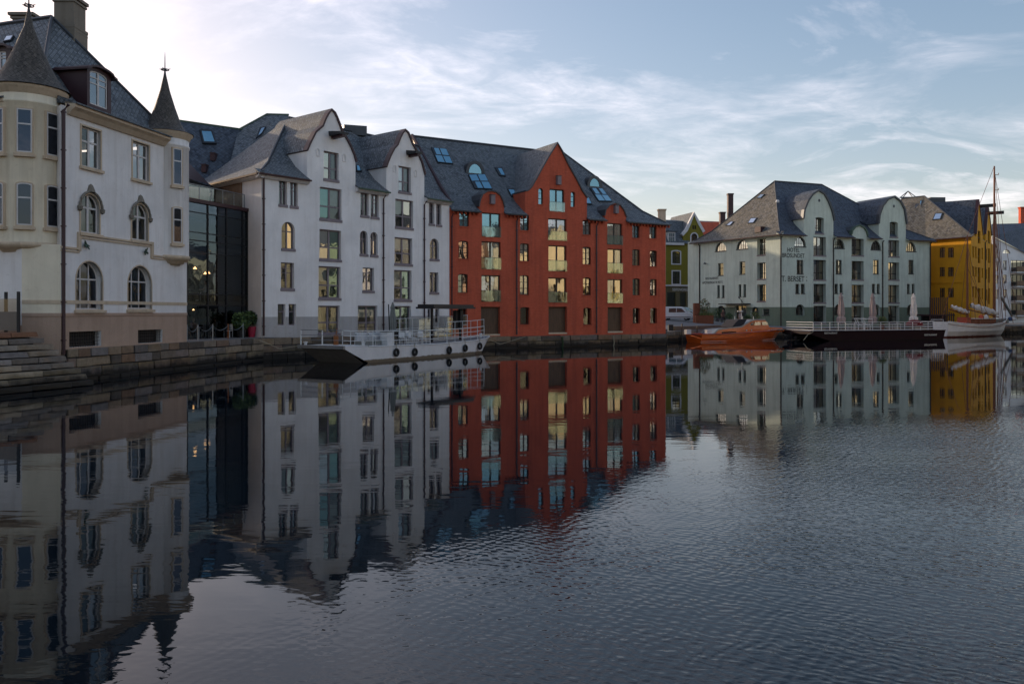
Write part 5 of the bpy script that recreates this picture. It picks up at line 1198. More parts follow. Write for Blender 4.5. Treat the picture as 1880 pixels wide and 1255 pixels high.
def person(loc, rz, pose, top, legs, label, s=1.0):
    if pose == 'sit': J = dict(pel=(0, 0, .52), ch=(0, .02, .9), nk=(0, .02, 1.08), hd=(0, .0, 1.24), sl=(-.18, .02, 1.0), el=(-.24, -.1, .76), hl=(-.12, -.34, .76), sr=(.18, .02, 1.0), er=(.24, -.1, .76), hr=(.12, -.34, .76), kl=(-.1, -.45, .52), fl=(-.1, -.45, .06), tl=(-.1, -.62, .03), kr=(.1, -.45, .52), fr=(.1, -.45, .06), tr=(.1, -.62, .03))
    else: J = dict(pel=(0, 0, .95), ch=(0, 0, 1.3), nk=(0, 0, 1.5), hd=(0, -.02, 1.65), sl=(-.19, 0, 1.42), el=(-.25, .02, 1.14), hl=(-.2, -.16, .92), sr=(.19, 0, 1.42), er=(.25, .02, 1.14), hr=(.24, -.08, .86), kl=(-.1, -.04, .5), fl=(-.11, .06, .07), tl=(-.11, -.14, .03), kr=(.1, -.08, .5), fr=(.11, -.16, .07), tr=(.11, -.36, .03))
    ks = ['pel', 'ch', 'nk', 'sl', 'el', 'sr', 'er', 'kl', 'fl', 'tl', 'kr', 'fr', 'tr']
    ed = [('pel', 'ch'), ('ch', 'nk'), ('ch', 'sl'), ('sl', 'el'), ('ch', 'sr'), ('sr', 'er'), ('pel', 'kl'), ('kl', 'fl'), ('fl', 'tl'), ('pel', 'kr'), ('kr', 'fr'), ('fr', 'tr')]
    rad = dict(pel=.15, ch=.16, nk=.07, sl=.075, el=.05, sr=.075, er=.05, kl=.075, fl=.05, tl=.04, kr=.075, fr=.05, tr=.04)
    rt = root('person', loc, label, 'person'); rt.rotation_euler = (0, 0, rz); rt.scale = (s, s, s)
    me = bpy.data.meshes.new('body'); me.from_pydata([J[k] for k in ks], [(ks.index(a), ks.index(b)) for a, b in ed], [])
    o = bpy.data.objects.new('body', me); COL.objects.link(o); o.parent = rt; me.materials.append(MT[top])
    sk = o.modifiers.new('skin', 'SKIN'); o.modifiers.new('sub', 'SUBSURF').levels = 1
    if not me.skin_vertices: 
        bpy.context.view_layer.objects.active = o
    if me.skin_vertices:
        for i, k in enumerate(ks): me.skin_vertices[0].data[i].radius = (rad[k], rad[k] * .8); me.skin_vertices[0].data[i].use_root = (k == 'pel')
    mb = MB(); c = Vector(J['hd'])
    prof = [(0, -.14), (.05, -.13), (.078, -.06), (.09, .02), (.085, .08), (.05, .125), (0, .135)]
    mb.lathe((c.x, c.y), [(r, c.z + z) for r, z in prof], 'skin', 12); mb.tube([c + Vector((0, -.085, .0)), c + Vector((0, -.115, -.03))], .018, 'skin', 5); mb.tube([J['nk'], c], .05, 'skin', 8)
    for k, e in (('hl', 'el'), ('hr', 'er')): mb.tube([J[e], J[k]], .035, 'skin', 6, .025); mb.tube([J[k], Vector(J[k]) + Vector((0, -.08, -.03))], .035, 'skin', 6, .012)
    hd = mb.build('head_and_hands', None, (0, 0, 0), True); hd.parent = rt
    mb = MB(); mb.lathe((c.x, c.y + .015), [(.085, c.z - .03), (.1, c.z + .04), (.092, c.z + .1), (.055, c.z + .142), (0, c.z + .15)], 'hair', 12); h = mb.build('hair', None, (0, 0, 0), True); h.parent = rt
    mb = MB()
    for a, b, r0, r1_ in (('pel', 'kl', .1, .08), ('kl', 'fl', .08, .055), ('pel', 'kr', .1, .08), ('kr', 'fr', .08, .055)): mb.tube([J[a], J[b]], r0, legs, 8, r1_)
    t = mb.build('trousers', None, (0, 0, 0), True); t.parent = rt
    return rt
def chair(label, cat, m='steel_white', group=None, loc=(0, 0, 0)):
    rt = root('chair', (0, 0, 0), label, cat, group)
    mb = MB(); mb.abox(-.22, .22, -.22, .22, .42, .46, m); mb.build('seat', rt); mb = MB(); mb.abox(-.22, .22, .19, .23, .5, .88, m); mb.build('backrest', rt)
    for x in (-.2, .2):
        for y in (-.2, .2): mb = MB(); mb.tube([(x, y, 0), (x, y, .88 if y > 0 else .44)], .02, m, 5); mb.build('leg', rt)
    rt.location = loc; return rt
def table(label, m='steel_white', loc=(0, 0, 0), r=.4):
    rt = root('table', (0, 0, 0), label, 'table')
    mb = MB(); mb.abox(-r, r, -r, r, .71, .74, m); mb.build('table_top', rt)
    for x in (-r + .06, r - .06):
        for y in (-r + .06, r - .06): mb = MB(); mb.tube([(x, y, 0), (x, y, .71)], .02, m, 5); mb.build('leg', rt)
    rt.location = loc; return rt
# ------------------------------------------------------------------ WHITE LANDING BARGE
WC_ = Vector((-8.96, 51.06)); dB = Vector((.508, .861)); BP = Plane(WC_, WC_ + dB * 14)
B = root('landing_barge', (*WC_, 0), 'white flat deck landing barge with raised bow ramp and tyre fenders', 'boat')
ST = [(-2.2, 1.06, .9, 0, -3.7), (0.0, 1.03, -.05, 0, -3.7), (3.5, .97, 3.5, .05, -3.8), (7, .93, 7, .02, -3.8), (10, .98, 9.9, .0, -3.75), (12.6, 1.03, 12.2, -.15, -3.55), (14.6, 1.13, 13.5, -.5, -3.1), (15.8, 1.22, 14.0, -1.0, -2.6), (16.3, 1.27, 14.2, -1.4, -2.2)]
mb = MB()
for i in range(len(ST) - 1):
    a, b = ST[i], ST[i + 1]
    for q in (3, 4):
        if i == 0: mb.face([BP.P(a[0], a[1], a[q]), BP.P(b[0], b[1], b[q]), BP.P(.35, -.5, b[q]), BP.P(0, 0, b[q]), BP.P(a[0], a[1] - .12, a[q])], 'hull_white')
        else: mb.face([BP.P(a[0], a[1], a[q]), BP.P(b[0], b[1], b[q]), BP.P(b[2], -.5, b[q]), BP.P(max(a[2], .35), -.5, a[q])], 'hull_white')
    mb.face([BP.P(a[0], a[1] - .06, a[3]), BP.P(b[0], b[1] - .06, b[3]), BP.P(b[0], b[1] - .06, b[4]), BP.P(a[0], a[1] - .06, a[4])], 'deck_grey')
e = ST[-1]; mb.face([BP.P(e[0], e[1], e[3]), BP.P(e[0], e[1], e[4]), BP.P(e[2], -.5, e[4]), BP.P(e[2], -.5, e[3])], 'hull_white'); mb.build('hull', B)
mb = MB(); mb.face([BP.P(-2.15, .95, -.01), BP.P(.3, -.45, -.01), BP.P(.3, -.45, -3.69), BP.P(-2.15, .95, -3.69)], 'ramp_grey'); pbox(mb, BP, -2.34, -2.19, .94, 1.14, -3.75, .04, 'steel_grey')
pbox(mb, BP, -2.3, -.05, 1.06, 1.1, -3.7, 0, 'steel_white'); mb.build('bow_ramp', B)
mb = MB()
for i in range(1, len(ST) - 1): a, b = ST[i], ST[i + 1]; mb.tube([BP.P(a[0], a[1], a[3]), BP.P(b[0], b[1], b[3])], .045, 'steel_white', 6)
mb.build('rubbing_strake', B)
def side_d(u, q=3):
    for i in range(len(ST) - 1):
        if ST[i][0] <= u <= ST[i + 1][0]: k = (u - ST[i][0]) / (ST[i + 1][0] - ST[i][0]); return ST[i][q] + k * (ST[i + 1][q] - ST[i][q]), ST[i][1] + k * (ST[i + 1][1] - ST[i][1])
    return ST[-1][q], ST[-1][1]
def ubp(px):
    u = BP.u(px)
    for _ in range(5): d = side_d(min(max(u, -2.2), 16.3))[0]; u = Plane(BP.P(0, 0, d)[:2], BP.P(14, 0, d)[:2]).u(px)
    return min(u, 16.2)
us = [ubp(x) for x in (645, 666, 686, 723, 758, 791, 822, 851, 878, 890)]
pts = [(u, *side_d(u)) for u in us] + [(-2.2, -.1, 1.1)]
pts = sorted(pts); rl = MB()
for hgt in (.36, .66, .97): rl.tube([BP.P(u, z + hgt, d - .06) for u, d, z in pts], .022 if hgt < .9 else .03, 'steel_white', 6)
for hgt in (.36, .66, .97): rl.tube([BP.P(-2.2, 1.1 + hgt, -.1), BP.P(-2.2, 1.1 + hgt, -3.6)], .022, 'steel_grey', 6)
ro = rl.build('railing', B)
for u, d, z in pts: mb = MB(); mb.tube([BP.P(u, z - .05, d - .06), BP.P(u, z + .99, d - .06)], .028, 'steel_white', 6); mb.build('post', ro)
for d in (-1.8, -3.6): mb = MB(); mb.tube([BP.P(-2.2, 1.05, d), BP.P(-2.2, 2.05, d)], .045, 'steel_white', 6); mb.build('post', ro)
FP = Plane(BP.P(0, 0, -3.5)[:2], BP.P(14, 0, -3.5)[:2]); rl = MB(); ua, ub = FP.u(725), 15.2
fr = []
k = ua
while k <= ub + .01: dd, zz = side_d(k, 4); fr.append((k, dd + .12, zz)); k += (ub - ua) / 11
for hgt in (.15, 1.0, 1.75): rl.tube([BP.P(u, z + hgt, d) for u, d, z in fr], .022, 'steel_white', 6)
ro = rl.build('windscreen_rail', B)
for i, (u, d, z) in enumerate(fr):
    mb = MB(); mb.tube([BP.P(u, z, d), BP.P(u, z + 1.78, d)], .028, 'steel_white', 6); mb.build('post', ro)
    if i < len(fr) - 1: u2, d2, z2 = fr[i + 1]; mb = MB(); mb.face([BP.P(u + .05, z + .2, d), BP.P(u2 - .05, z2 + .2, d2), BP.P(u2 - .05, z2 + 1.7, d2), BP.P(u + .05, z + 1.7, d)], 'glass_rail'); mb.build('pane', ro)
near = [(u, d, z) for u, d, z in ((ubp(x), *side_d(ubp(x))) for x in (822, 837, 851, 866, 878, 890))]
rl = MB(); rl.tube([BP.P(u, z + 1.5, d - .08) for u, d, z in near], .022, 'steel_white', 6)
for u, d, z in near: rl.tube([BP.P(u, z, d - .08), BP.P(u, z + 1.5, d - .08)], .02, 'steel_white', 6)
rl.build('stern_rail', B)
MP = Plane(BP.P(0, 0, -2)[:2], BP.P(14, 0, -2)[:2]); ua, ub = MP.u(782), MP.u(855); zc = 3.5
mb = MB(); pbox(mb, MP, ua, ub, zc, zc + .24, -.75, .75, 'roof_black'); pbox(mb, MP, ua - .1, ub + .1, zc - .08, zc + .05, -.85, .85, 'roof_black'); co = mb.build('canopy', B)
for px in (793, 845): mb = MB(); u = MP.u(px); pbox(mb, MP, u - .07, u + .07, .95, zc, -.07, .07, 'black'); mb.build('canopy_post', co)
mb = MB(); u = MP.u(846); pbox(mb, MP, u - .5, u + .5, 1.9, 3.3, -.4, -.1, 'black'); mb.build('menu_board', B)
for u, d in ((-2.0, -3.4), (-.2, -.25), (15.4, -1.6)):
    c = BP.P(u, 0, d); z = side_d(max(u, 0))[1]; mb = MB(); mb.lathe((c.x, c.y), [(.09, z - .05), (.09, z + .22), (.13, z + .24), (.13, z + .3), (0, z + .31)], 'steel_white', 10); mb.build('bollard', B)
ty = None
tl = ['tyre fender nearest the bow ramp on the white barge', 'second tyre fender from the bow ramp of the white barge', 'tyre fender amidships below the canopy on the white barge', 'second tyre fender from the stern of the white barge', 'tyre fender closest to the stern of the white barge']
for i, (x, y) in enumerate(((725.7, 646.5), (759.6, 646), (822.8, 642.4), (852.3, 638.7), (879.2, 635.2))):
    u = ubp(x); d, z = side_d(u); q_ = Plane(BP.P(0, 0, d)[:2], BP.P(14, 0, d)[:2]); zc_ = q_.z(x, y); c = BP.P(u, zc_, d + .1); mb = MB(); torus(mb, (0, 0, 0), .2, .085, (*BP.n, 0), 'rubber')
    if ty is None:
        ty = mb.build('tyre_fender', None, (0, 0, 0), True); ty.location = c; tag(ty, tl[i], 'tyre', 'tyre fenders along the white barge')
        rp = MB(); rp.tube([(0, 0, .25), (-.03, .02, .62)], .018, 'rope', 5); r__ = rp.build('rope', ty, (0, 0, 0))
    else: t2 = dup(ty, c, tl[i])
def deck(px, d, z=.95): u = Plane(BP.P(0, 0, d)[:2], BP.P(14, 0, d)[:2]).u(px); return BP.P(u, z, d)
angB = math.atan2(dB.y, dB.x)
for i, (px, d) in enumerate(((748, -1.4), (764, -1.4))): table(('white slatted table on the barge deck, nearer the ramp', 'white slatted table on the barge deck, nearer the canopy')[i], loc=deck(px, d)).rotation_euler = (0, 0, angB)
ch = None
cl_ = ['white chair left of the white tables on the barge', 'white chair behind the left white table on the barge', 'white chair between the two white tables on the barge', 'white chair right of the white tables on the barge', 'dark chair beside the folded parasol on the barge', 'dark chair next to the white deck box on the barge']
for i, (px, d, m_) in enumerate(((740, -.9, 'steel_white'), (752, -2.1, 'steel_white'), (757, -.8, 'steel_white'), (775, -.9, 'steel_white'), (729, -1.2, 'black'), (736, -2.2, 'black'))):
    c = chair(cl_[i], 'chair', m_, 'chairs on the white barge', deck(px, d)); c.rotation_euler = (0, 0, angB + ru(-.6, .6))
def bench(px, d, lab):
    rt = root('deck_bench', (0, 0, 0), lab, 'bench', 'cushioned benches on the white barge')
    mb = MB(); mb.abox(-.75, .75, -.3, .3, .1, .38, 'canvas_grey'); mb.build('cushion', rt); mb = MB()
    for x in (-.78, .78): mb.tube([(x, -.32, 0), (x, -.32, .62), (x, .3, .86), (x, .34, 0)], .025, 'steel_white', 6)
    mb.tube([(-.78, .32, .86), (.78, .32, .86)], .025, 'steel_white', 6); mb.build('frame', rt); mb = MB(); mb.abox(-.74, .74, .22, .34, .36, .84, 'cloth_white'); mb.build('backrest', rt)
    rt.location = deck(px, d); rt.rotation_euler = (0, 0, angB + .1); return rt
bench(672, -1.8, 'cushioned white framed bench nearer the bow ramp of the white barge'); bench(694, -1.8, 'cushioned white framed bench nearer the deck box of the white barge')
mb = MB(); c = deck(711, -1.3); mb.box(c + Vector((0, 0, .45)), Vector((*BP.t, 0)) * .35, Vector((*BP.n, 0)) * .3, (0, 0, .45), 'steel_white'); mb.box(c + Vector((0, 0, .92)), Vector((*BP.t, 0)) * .38, Vector((*BP.n, 0)) * .33, (0, 0, .03), 'canvas_grey'); thing(mb, 'deck_box', c, 'white upright deck box left of the folded parasol on the barge', 'box')
def parasol(loc, h, m, label, r=.3, pole='steel_grey', group=None):
    rt = root('folded_parasol', loc, label, 'parasol', group); x, y, z = loc
    mb = MB(); mb.tube([(x, y, z), (x, y, z + h)], .03, pole, 8); mb.build('pole', rt); mb = MB(); mb.lathe((x, y), [(.3, z), (.3, z + .06), (.05, z + .08)], 'lead', 12); mb.build('base', rt)
    mb = MB(); n = 20; pr = [(.62 * r, .17 * h), (1.15 * r, .2 * h), (1.2 * r, .33 * h), (.75 * r, .37 * h), (.95 * r, .45 * h), (.8 * r, .65 * h), (.5 * r, .84 * h), (.62 * r, .87 * h), (.3 * r, .95 * h), (.04, 1.0 * h)]; base = len(mb.v)
    for rr, zz in pr:
        for j in range(n): a = 2 * math.pi * j / n; q = rr * (1.14 if j % 2 else .8) * (1 + .1 * math.sin(3 * a + zz)); mb.v.append((x + q * math.cos(a), y + q * math.sin(a), z + zz))
    mi = mb.mi(m)
    for i in range(len(pr) - 1):
        for j in range(n): q = (j + 1) % n; mb.f.append((i * n + j, i * n + q, (i + 1) * n + q, (i + 1) * n + j)); mb.m.append(mi)
    mb.build('canopy', rt); return rt
parasol(tuple(deck(721, -1.8)), 2.9, 'canvas_grey', 'grey folded parasol standing on the white barge', .24)
c = deck(716, -1.6); mb = MB(); mb.tube([c, c + Vector((-.1, 0, 2.75))], .04, 'black', 6); thing(mb, 'tall_pole', c, 'black leaning pole beside the grey folded parasol on the barge', 'pole')
c = deck(617, -2.2, 1.05); mb = MB(); mb.box(c + Vector((0, 0, .35)), (.13, 0, 0), (0, .13, 0), (0, 0, .35), 'rust'); mb.tube([c + Vector((0, 0, .7)), c + Vector((.05, 0, 1.1))], .03, 'rust', 6); mb.lathe((c.x, c.y), [(.2, c.z), (.16, c.z + .1)], 'rust', 10); thing(mb, 'winch', c, 'rusty winch post on the bow ramp of the white barge', 'winch')
mb = MB(); mb.tube([BP.P(-2.2, 1.1, -3.6), BP.P(-3.0, .9, -4.6), BP.P(-3.6, 1.45, -5.8)], .02, 'rope', 5); thing(mb, 'mooring_rope', BP.P(-2.2, 1, -3.6), 'mooring rope from the white barge ramp to the quay', 'rope')
mb = MB(); a = BP.P(16.2, 1.2, -2); mb.tube([a, a + Vector((1.5, 1.8, -.7)), a + Vector((3.6, 4.6, -.15))], .02, 'rope', 5); thing(mb, 'mooring_rope', a, 'mooring rope from the white barge stern to the red quay', 'rope')
# ------------------------------------------------------------------ VARNISHED MOTOR BOAT
MPL = Plane((19.9, 85.0), (31.4, 92.4)); cd = -1.35
B = root('motor_boat', (19.9, 85, 0), 'varnished orange wooden motor boat with grey roof line moored by the quay', 'boat')
st = [[(0, 0, -.3), (0, .95, -.05), (0, 1.12, .4), (0, 1.2, .84)], [(3.2, 0, -.4), (3.2, 1.15, -.05), (3.2, 1.32, .4), (3.2, 1.38, .84)], [(6.5, 0, -.4), (6.5, 1.05, -.05), (6.5, 1.28, .4), (6.5, 1.4, .92)], [(9.6, 0, -.4), (9.6, .7, -.05), (9.7, 1.0, .45), (9.9, 1.22, 1.04)], [(11.6, 0, -.3), (11.8, .3, -.02), (12.0, .52, .5), (12.3, .75, 1.16)], [(12.6, 0, -.1), (12.7, .03, .1), (13.3, .06, .65), (14.0, .04, 1.3)]]
mb = MB(); loft(mb, MPL, st, cd, 'varnish', 'varnish_dark'); mb.build('hull', B, None, False)
mb = MB()
for sgn in (1, -1):
    mb.tube([MPL.P(s[-1][0], s[-1][2] + .02, cd + sgn * s[-1][1]) for s in st], .05, 'varnish_dark', 6); mb.tube([MPL.P(s[1][0], .1, cd + sgn * (s[1][1] * .85 + s[2][1] * .15 + .01)) for s in st], .03, 'steel_white', 6)
mb.build('rubbing_strake', B)
def sideext(mb, pl, pts, d0, d1, m, ms=None):
    q = [pl.uz(*p) for p in pts]; mb.prism([pl.P(*p, d0) for p in q], [pl.P(*p, d1) for p in q], m, ms or m)
NF = Plane(MPL.P(0, 0, -.5)[:2], MPL.P(13, 0, -.5)[:2])
mb = MB(); sideext(mb, NF, [(1311, 614), (1319, 605), (1345, 602), (1366, 600.5), (1413, 600), (1414, 611), (1380, 613)], 0, -1.7, 'varnish', 'steel_grey'); mb.build('aft_cabin', B)
mb = MB(); sideext(mb, NF, [(1361, 601), (1367, 598), (1377, 590), (1386, 587), (1404, 587), (1409, 591), (1412.5, 600)], -.05, -1.65, 'varnish', 'steel_grey'); mb.build('wheelhouse', B)
mb = MB(); sideext(mb, NF, [(1413, 600.5), (1437, 602), (1445, 608), (1413, 610)], -.15, -1.5, 'varnish', 'steel_grey'); mb.build('fore_cabin', B)
mb = MB()
for e in (.03, -1.76): sideext(mb, NF, [(1309, 612), (1318, 603.5), (1345, 600.6), (1360, 599), (1376, 588.5), (1386, 585.6), (1405, 585.6), (1405, 587.4), (1386, 587.4), (1378, 590.3), (1362, 600.8), (1345, 602.4), (1319, 605.5), (1313, 612)], e, e - .05, 'steel_grey')
mb.build('roof_trim', B)
for w_, mm in (([(1325, 609), (1351, 608.3), (1351, 612), (1325, 612.3)], 'glass_dim'), ([(1386, 591), (1396, 590.5), (1396, 596.5), (1384, 597)], 'glass_warm'), ([(1398.5, 590.3), (1408, 590.5), (1410, 596.5), (1398.5, 596.5)], 'glass_warm'), ([(1417, 604), (1439, 604), (1440, 607), (1417, 607.3)], 'glass_warm'), ([(1380, 592.5), (1384, 591), (1382, 596.8), (1377, 596.8)], 'glass_warm')):
    mb = MB(); sideext(mb, NF, w_, .035 if w_[0][0] < 1413 else -.11, .0 if w_[0][0] < 1413 else -.14, mm, 'frame_dark'); mb.build('window', B)
mb = MB(); sideext(mb, NF, [(1344, 600.5), (1351, 592), (1356, 586.5), (1372, 585.5), (1364, 598)], -.02, -1.7, 'cloth_dark'); mb.build('canvas_dodger', B)
mb = MB(); q = NF.P(*NF.uz(1372, 588), -.8); mb.tube([q, q + Vector((0, 0, 1.15))], .03, 'steel_white', 6); mb.box(q + Vector((-.15, 0, 1.0)), (.3, 0, 0), (0, .12, 0), (0, 0, .05), 'steel_white')
for px in (1357, 1371, 1391): c = NF.P(*NF.uz(px, 585.5), -.6); mb.tube([c - Vector((0, 0, .1)), c + Vector((0, 0, .3))], .035, 'steel_white', 6)
mb.build('radar_mast', B)
for i, px in enumerate((1280.5, 1304)):
    c = NF.P(*NF.uz(px, 609.5), -.3 if i else -1.4); mb = MB(); mb.box(c, Vector((*NF.t, 0)) * .33, Vector((*NF.n, 0)) * .18, (0, 0, .24), 'cloth_white'); thing(mb, 'deck_cushion', c, ('white gridded cushion at the stern corner of the orange boat', 'white gridded cushion ahead of the stern on the orange boat')[i], 'cushion')
for px, yy in ((1370, 606.5), (1379, 606), (1411, 607)): c = NF.P(*NF.uz(px, yy), .06); mb = MB(); mb.lathe((c.x, c.y), [(0, c.z - .09), (.07, c.z - .05), (.07, c.z + .05), (0, c.z + .09)], 'steel_white', 8); mb.build('deck_light', B)
mb = MB(); mb.tube([MPL.P(-.05, .8, cd - 1), MPL.P(-.05, .8, cd + 1)], .05, 'varnish_dark', 6); mb.build('transom_rail', B)
# quayside ladder uprights and dinghy
mb = MB(); c = pt(1474, 621, 92); dp = Plane((c.x - 1.2, c.y - .3), (c.x + 1.5, c.y + .9))
for d in (-.55, .55): mb.tube([dp.P(-.2, .3, d), dp.P(1.6, .3, d), dp.P(2.6, .42, d * .6), dp.P(2.95, .5, 0)], .22, 'rubber', 8)
mb.face([dp.P(0, .2, -.5), dp.P(2.2, .2, -.5), dp.P(2.2, .2, .5), dp.P(0, .2, .5)], 'black'); pbox(mb, dp, -.35, -.1, .1, .9, -.15, .15, 'black'); thing(mb, 'dinghy', c, 'small black inflatable dinghy between the orange boat and dark barge', 'dinghy')
# ------------------------------------------------------------------ DARK RESTAURANT BARGE
DP = Plane(at(1488, 88.4), at(1736, 93.8)); LB = DP.L; zd = 1.1
B = root('restaurant_barge', (*at(1488, 88.4), 0), 'long dark maroon restaurant barge with white deck railing before the mint hotel', 'boat')
mb = MB()
for d in (0, -5): mb.face([DP.P(0, zd, d), DP.P(LB, zd, d), DP.P(LB - .5, -.5, d), DP.P(4.2, -.5, d), DP.P(0, zd - .35, d)], 'hull_maroon')
mb.face([DP.P(0, zd - .35, 0), DP.P(4.2, -.5, 0), DP.P(4.2, -.5, -5), DP.P(0, zd - .35, -5)], 'black'); mb.face([DP.P(0, zd - .35, 0), DP.P(0, zd, 0), DP.P(0, zd, -5), DP.P(0, zd - .35, -5)], 'hull_maroon'); mb.face([DP.P(LB, zd, 0), DP.P(LB - .5, -.5, 0), DP.P(LB - .5, -.5, -5), DP.P(LB, zd, -5)], 'hull_maroon')
mb.face([DP.P(0, zd - .04, 0), DP.P(LB, zd - .04, 0), DP.P(LB, zd - .04, -5), DP.P(0, zd - .04, -5)], 'deck_grey'); mb.tube([DP.P(0, zd - .02, .02), DP.P(LB, zd - .02, .02)], .05, 'hull_maroon', 6); mb.build('hull', B)
rl = MB(); u0, u1 = DP.u(1494), DP.u(1733)
for hgt in (.1, .42, .68, .95): rl.tube([DP.P(u0, zd + hgt, -.1), DP.P(u1, zd + hgt, -.1), DP.P(u1, zd + hgt, -4.8)], .028, 'steel_white', 6); rl.tube([DP.P(u0, zd + hgt, -.1), DP.P(u0, zd + hgt, -4.8)], .028, 'steel_white', 6)
rl.tube([DP.P(DP.u(1710), zd + .95, -.1), DP.P(DP.u(1711), zd + 1.2, -.1), DP.P(u1, zd + 1.2, -.1), DP.P(u1, zd, -.1)], .035, 'steel_white', 6)
ro = rl.build('railing', B)
for px in (1494, 1509, 1524.5, 1540, 1553, 1570.6, 1587.6, 1603, 1618, 1633.5, 1648, 1662, 1676.5, 1691, 1705, 1718.5, 1733): mb = MB(); mb.tube([DP.P(DP.u(px), zd - .15, -.08), DP.P(DP.u(px), zd + .97, -.08)], .035, 'steel_white', 6); mb.build('post', ro)
text(B, DP, 'RESTAURANT', 1513.5, 1537, 609.6, 612.8, 'text_white', d=.03); text(B, DP, 'RESTAURANT', 1697, 1720, 612.8, 616, 'text_white', d=.03)
for i, (px, m_) in enumerate(((1544, 'canvas_pink'), (1602, 'canvas_pink'), (1677, 'canvas_white'))):
    pq = Plane(DP.P(0, 0, -2.4)[:2], DP.P(10, 0, -2.4)[:2]); c = pq.P(pq.u(px), zd); parasol(tuple(c), 4.25, m_, ('pinkish folded parasol on the dark barge, nearest the hotel lettering', 'pinkish folded parasol on the dark barge beside the round bush', 'pale cream folded parasol on the dark barge behind the red dome')[i], .36, group='folded parasols on the restaurant barge')
def deckD(px, d): pq = Plane(DP.P(0, 0, d)[:2], DP.P(10, 0, d)[:2]); return pq.P(pq.u(px), zd)
c = deckD(1620, -1.8); rt = root('topiary_bush', c, 'round clipped yellow-green bush in a pot on the dark barge', 'plant'); mb = MB(); mb.lathe((c.x, c.y), [(.2, c.z), (.3, c.z + .55), (.26, c.z + .55)], 'corten', 12); mb.build('pot', rt)
mb = MB(); leaves(mb, c + Vector((0, 0, 1.1)), .52, .52, .5, 700, .07, ['leaf', 'leaf_yellow']); mb.lathe((c.x, c.y), [(0, c.z + .72), (.34, c.z + .9), (.38, c.z + 1.15), (0, c.z + 1.5)], 'leaf_dark', 12); mb.build('crown', rt)
c = deckD(1679, -.9); mb = MB(); mb.lathe((c.x, c.y), [(.95, c.z + .5), (.9, c.z + .75), (.7, c.z + 1.0), (.4, c.z + 1.15), (0, c.z + 1.2)], 'red_cloth', 20); mb.tube([c, c + Vector((0, 0, 1.2))], .03, 'lead', 6); thing(mb, 'small_parasol', c, 'low dark red dome-shaped parasol open on the dark barge', 'parasol')
for i, px in enumerate((1578, 1590)):
    c = deckD(px, -2.2); mb = MB(); mb.tube([c + Vector((-.35, 0, 1.35)), c + Vector((.0, 0, .6)), c + Vector((.6, 0, .5)), c + Vector((.75, 0, 1.25)), c + Vector((-.35, 0, 1.35))], .035, 'steel_white', 6); mb.tube([c + Vector((-.35, .6, 1.35)), c + Vector((.0, .6, .6)), c + Vector((.6, .6, .5)), c + Vector((.75, .6, 1.25)), c + Vector((-.35, .6, 1.35))], .035, 'steel_white', 6)
    mb.tube([c + Vector((0, .3, 0)), c + Vector((0, .3, .6))], .04, 'steel_white', 6); mb.tube([c + Vector((.6, .3, 0)), c + Vector((.6, .3, .5))], .04, 'steel_white', 6); thing(mb, 'folded_lounger', c, ('white tubular lounger frame nearer the left parasol on the dark barge', 'white tubular lounger frame nearer the middle parasol on the dark barge')[i], 'lounger', 'lounger frames on the dark barge')
for i, px in enumerate((1560, 1576, 1590, 1632, 1646, 1700)):
    t = table(('white table beside the left parasol on the dark barge', 'white table under the left lounger frame on the dark barge', 'white table left of the middle parasol on the dark barge', 'white table right of the round bush on the dark barge', 'white table between round bush and red dome on the dark barge', 'white table right of the red dome on the dark barge')[i], 'canvas_grey' if i % 2 else 'canvas_white', deckD(px, -1.1), .38)
mb = MB(); mb.tube([DP.P(.3, zd - .1, .05), DP.P(-.8, .75, .6), DP.P(-1.8, .15, 1.2)], .03, 'rope', 5); thing(mb, 'mooring_rope', DP.P(.3, 1, 0), 'pale mooring rope hanging from the left end of the dark barge', 'rope')
# ------------------------------------------------------------------ WHITE SAILING BOAT
SP = Plane(at(1757, 100), at(1876, 111)); LS = SP.L; cd = -2.0
B = root('sailing_ketch', (*at(1757, 100), 0), 'white wooden two-masted sailing boat with furled sails at the right', 'boat')
st = []
for f, hb, zg_, ro_ in ((0, .95, 1.95, .0), (.12, 1.5, 1.72, 0), (.3, 1.95, 1.52, 0), (.5, 2.05, 1.5, 0), (.7, 1.75, 1.65, 0), (.85, 1.1, 1.92, 0), (.95, .5, 2.15, 0), (1.0, .05, 2.35, 0)):
    u = f * LS; rk = 1 if f < .6 else 1 - .10 * (f - .6) / .4
    st.append([(u * rk + (.5 if f == 0 else 0), 0, -.5), (u * rk + (.25 if f == 0 else 0), hb * .62, -.05), (u * (rk + 1) / 2, hb * .93, .75), (u, hb, zg_)])
mb = MB(); loft(mb, SP, st, cd, 'hull_sail', 'clad_wood'); mb.build('hull', B, None, True)
mb = MB()
for sgn in (1, -1): mb.tube([SP.P(s[-1][0], s[-1][2] + .03, cd + sgn * s[-1][1]) for s in st], .07, 'steel_white', 6); mb.tube([SP.P(s[-1][0], s[-1][2] - .28, cd + sgn * (s[-1][1] + .0)) for s in st], .035, 'spar', 6)
mb.build('rail_cap', B)
CP = Plane(SP.P(0, 0, cd)[:2], SP.P(LS, 0, cd)[:2])
def cp(px, py): return CP.P(*CP.uz(px, py))
def mast(px, pyt, r, name='mast'):
    b = CP.P(CP.u(px), 1.4); t = CP.P(CP.u(px), CP.z(px, pyt)); mb = MB(); mb.tube([b, b.lerp(t, .6), t], r, 'spar', 10, r * .5); return mb, b, t
mb, b1, t1 = mast(1825.5, 305, .2); 
for py in (321, 349): c = cp(1825.5, py); mb.tube([c, c + Vector((.55, 0, 0))], .04, 'spar', 6); mb.tube([c + Vector((.55, 0, 0)), c + Vector((.58, 0, .25))], .04, 'spar', 6)
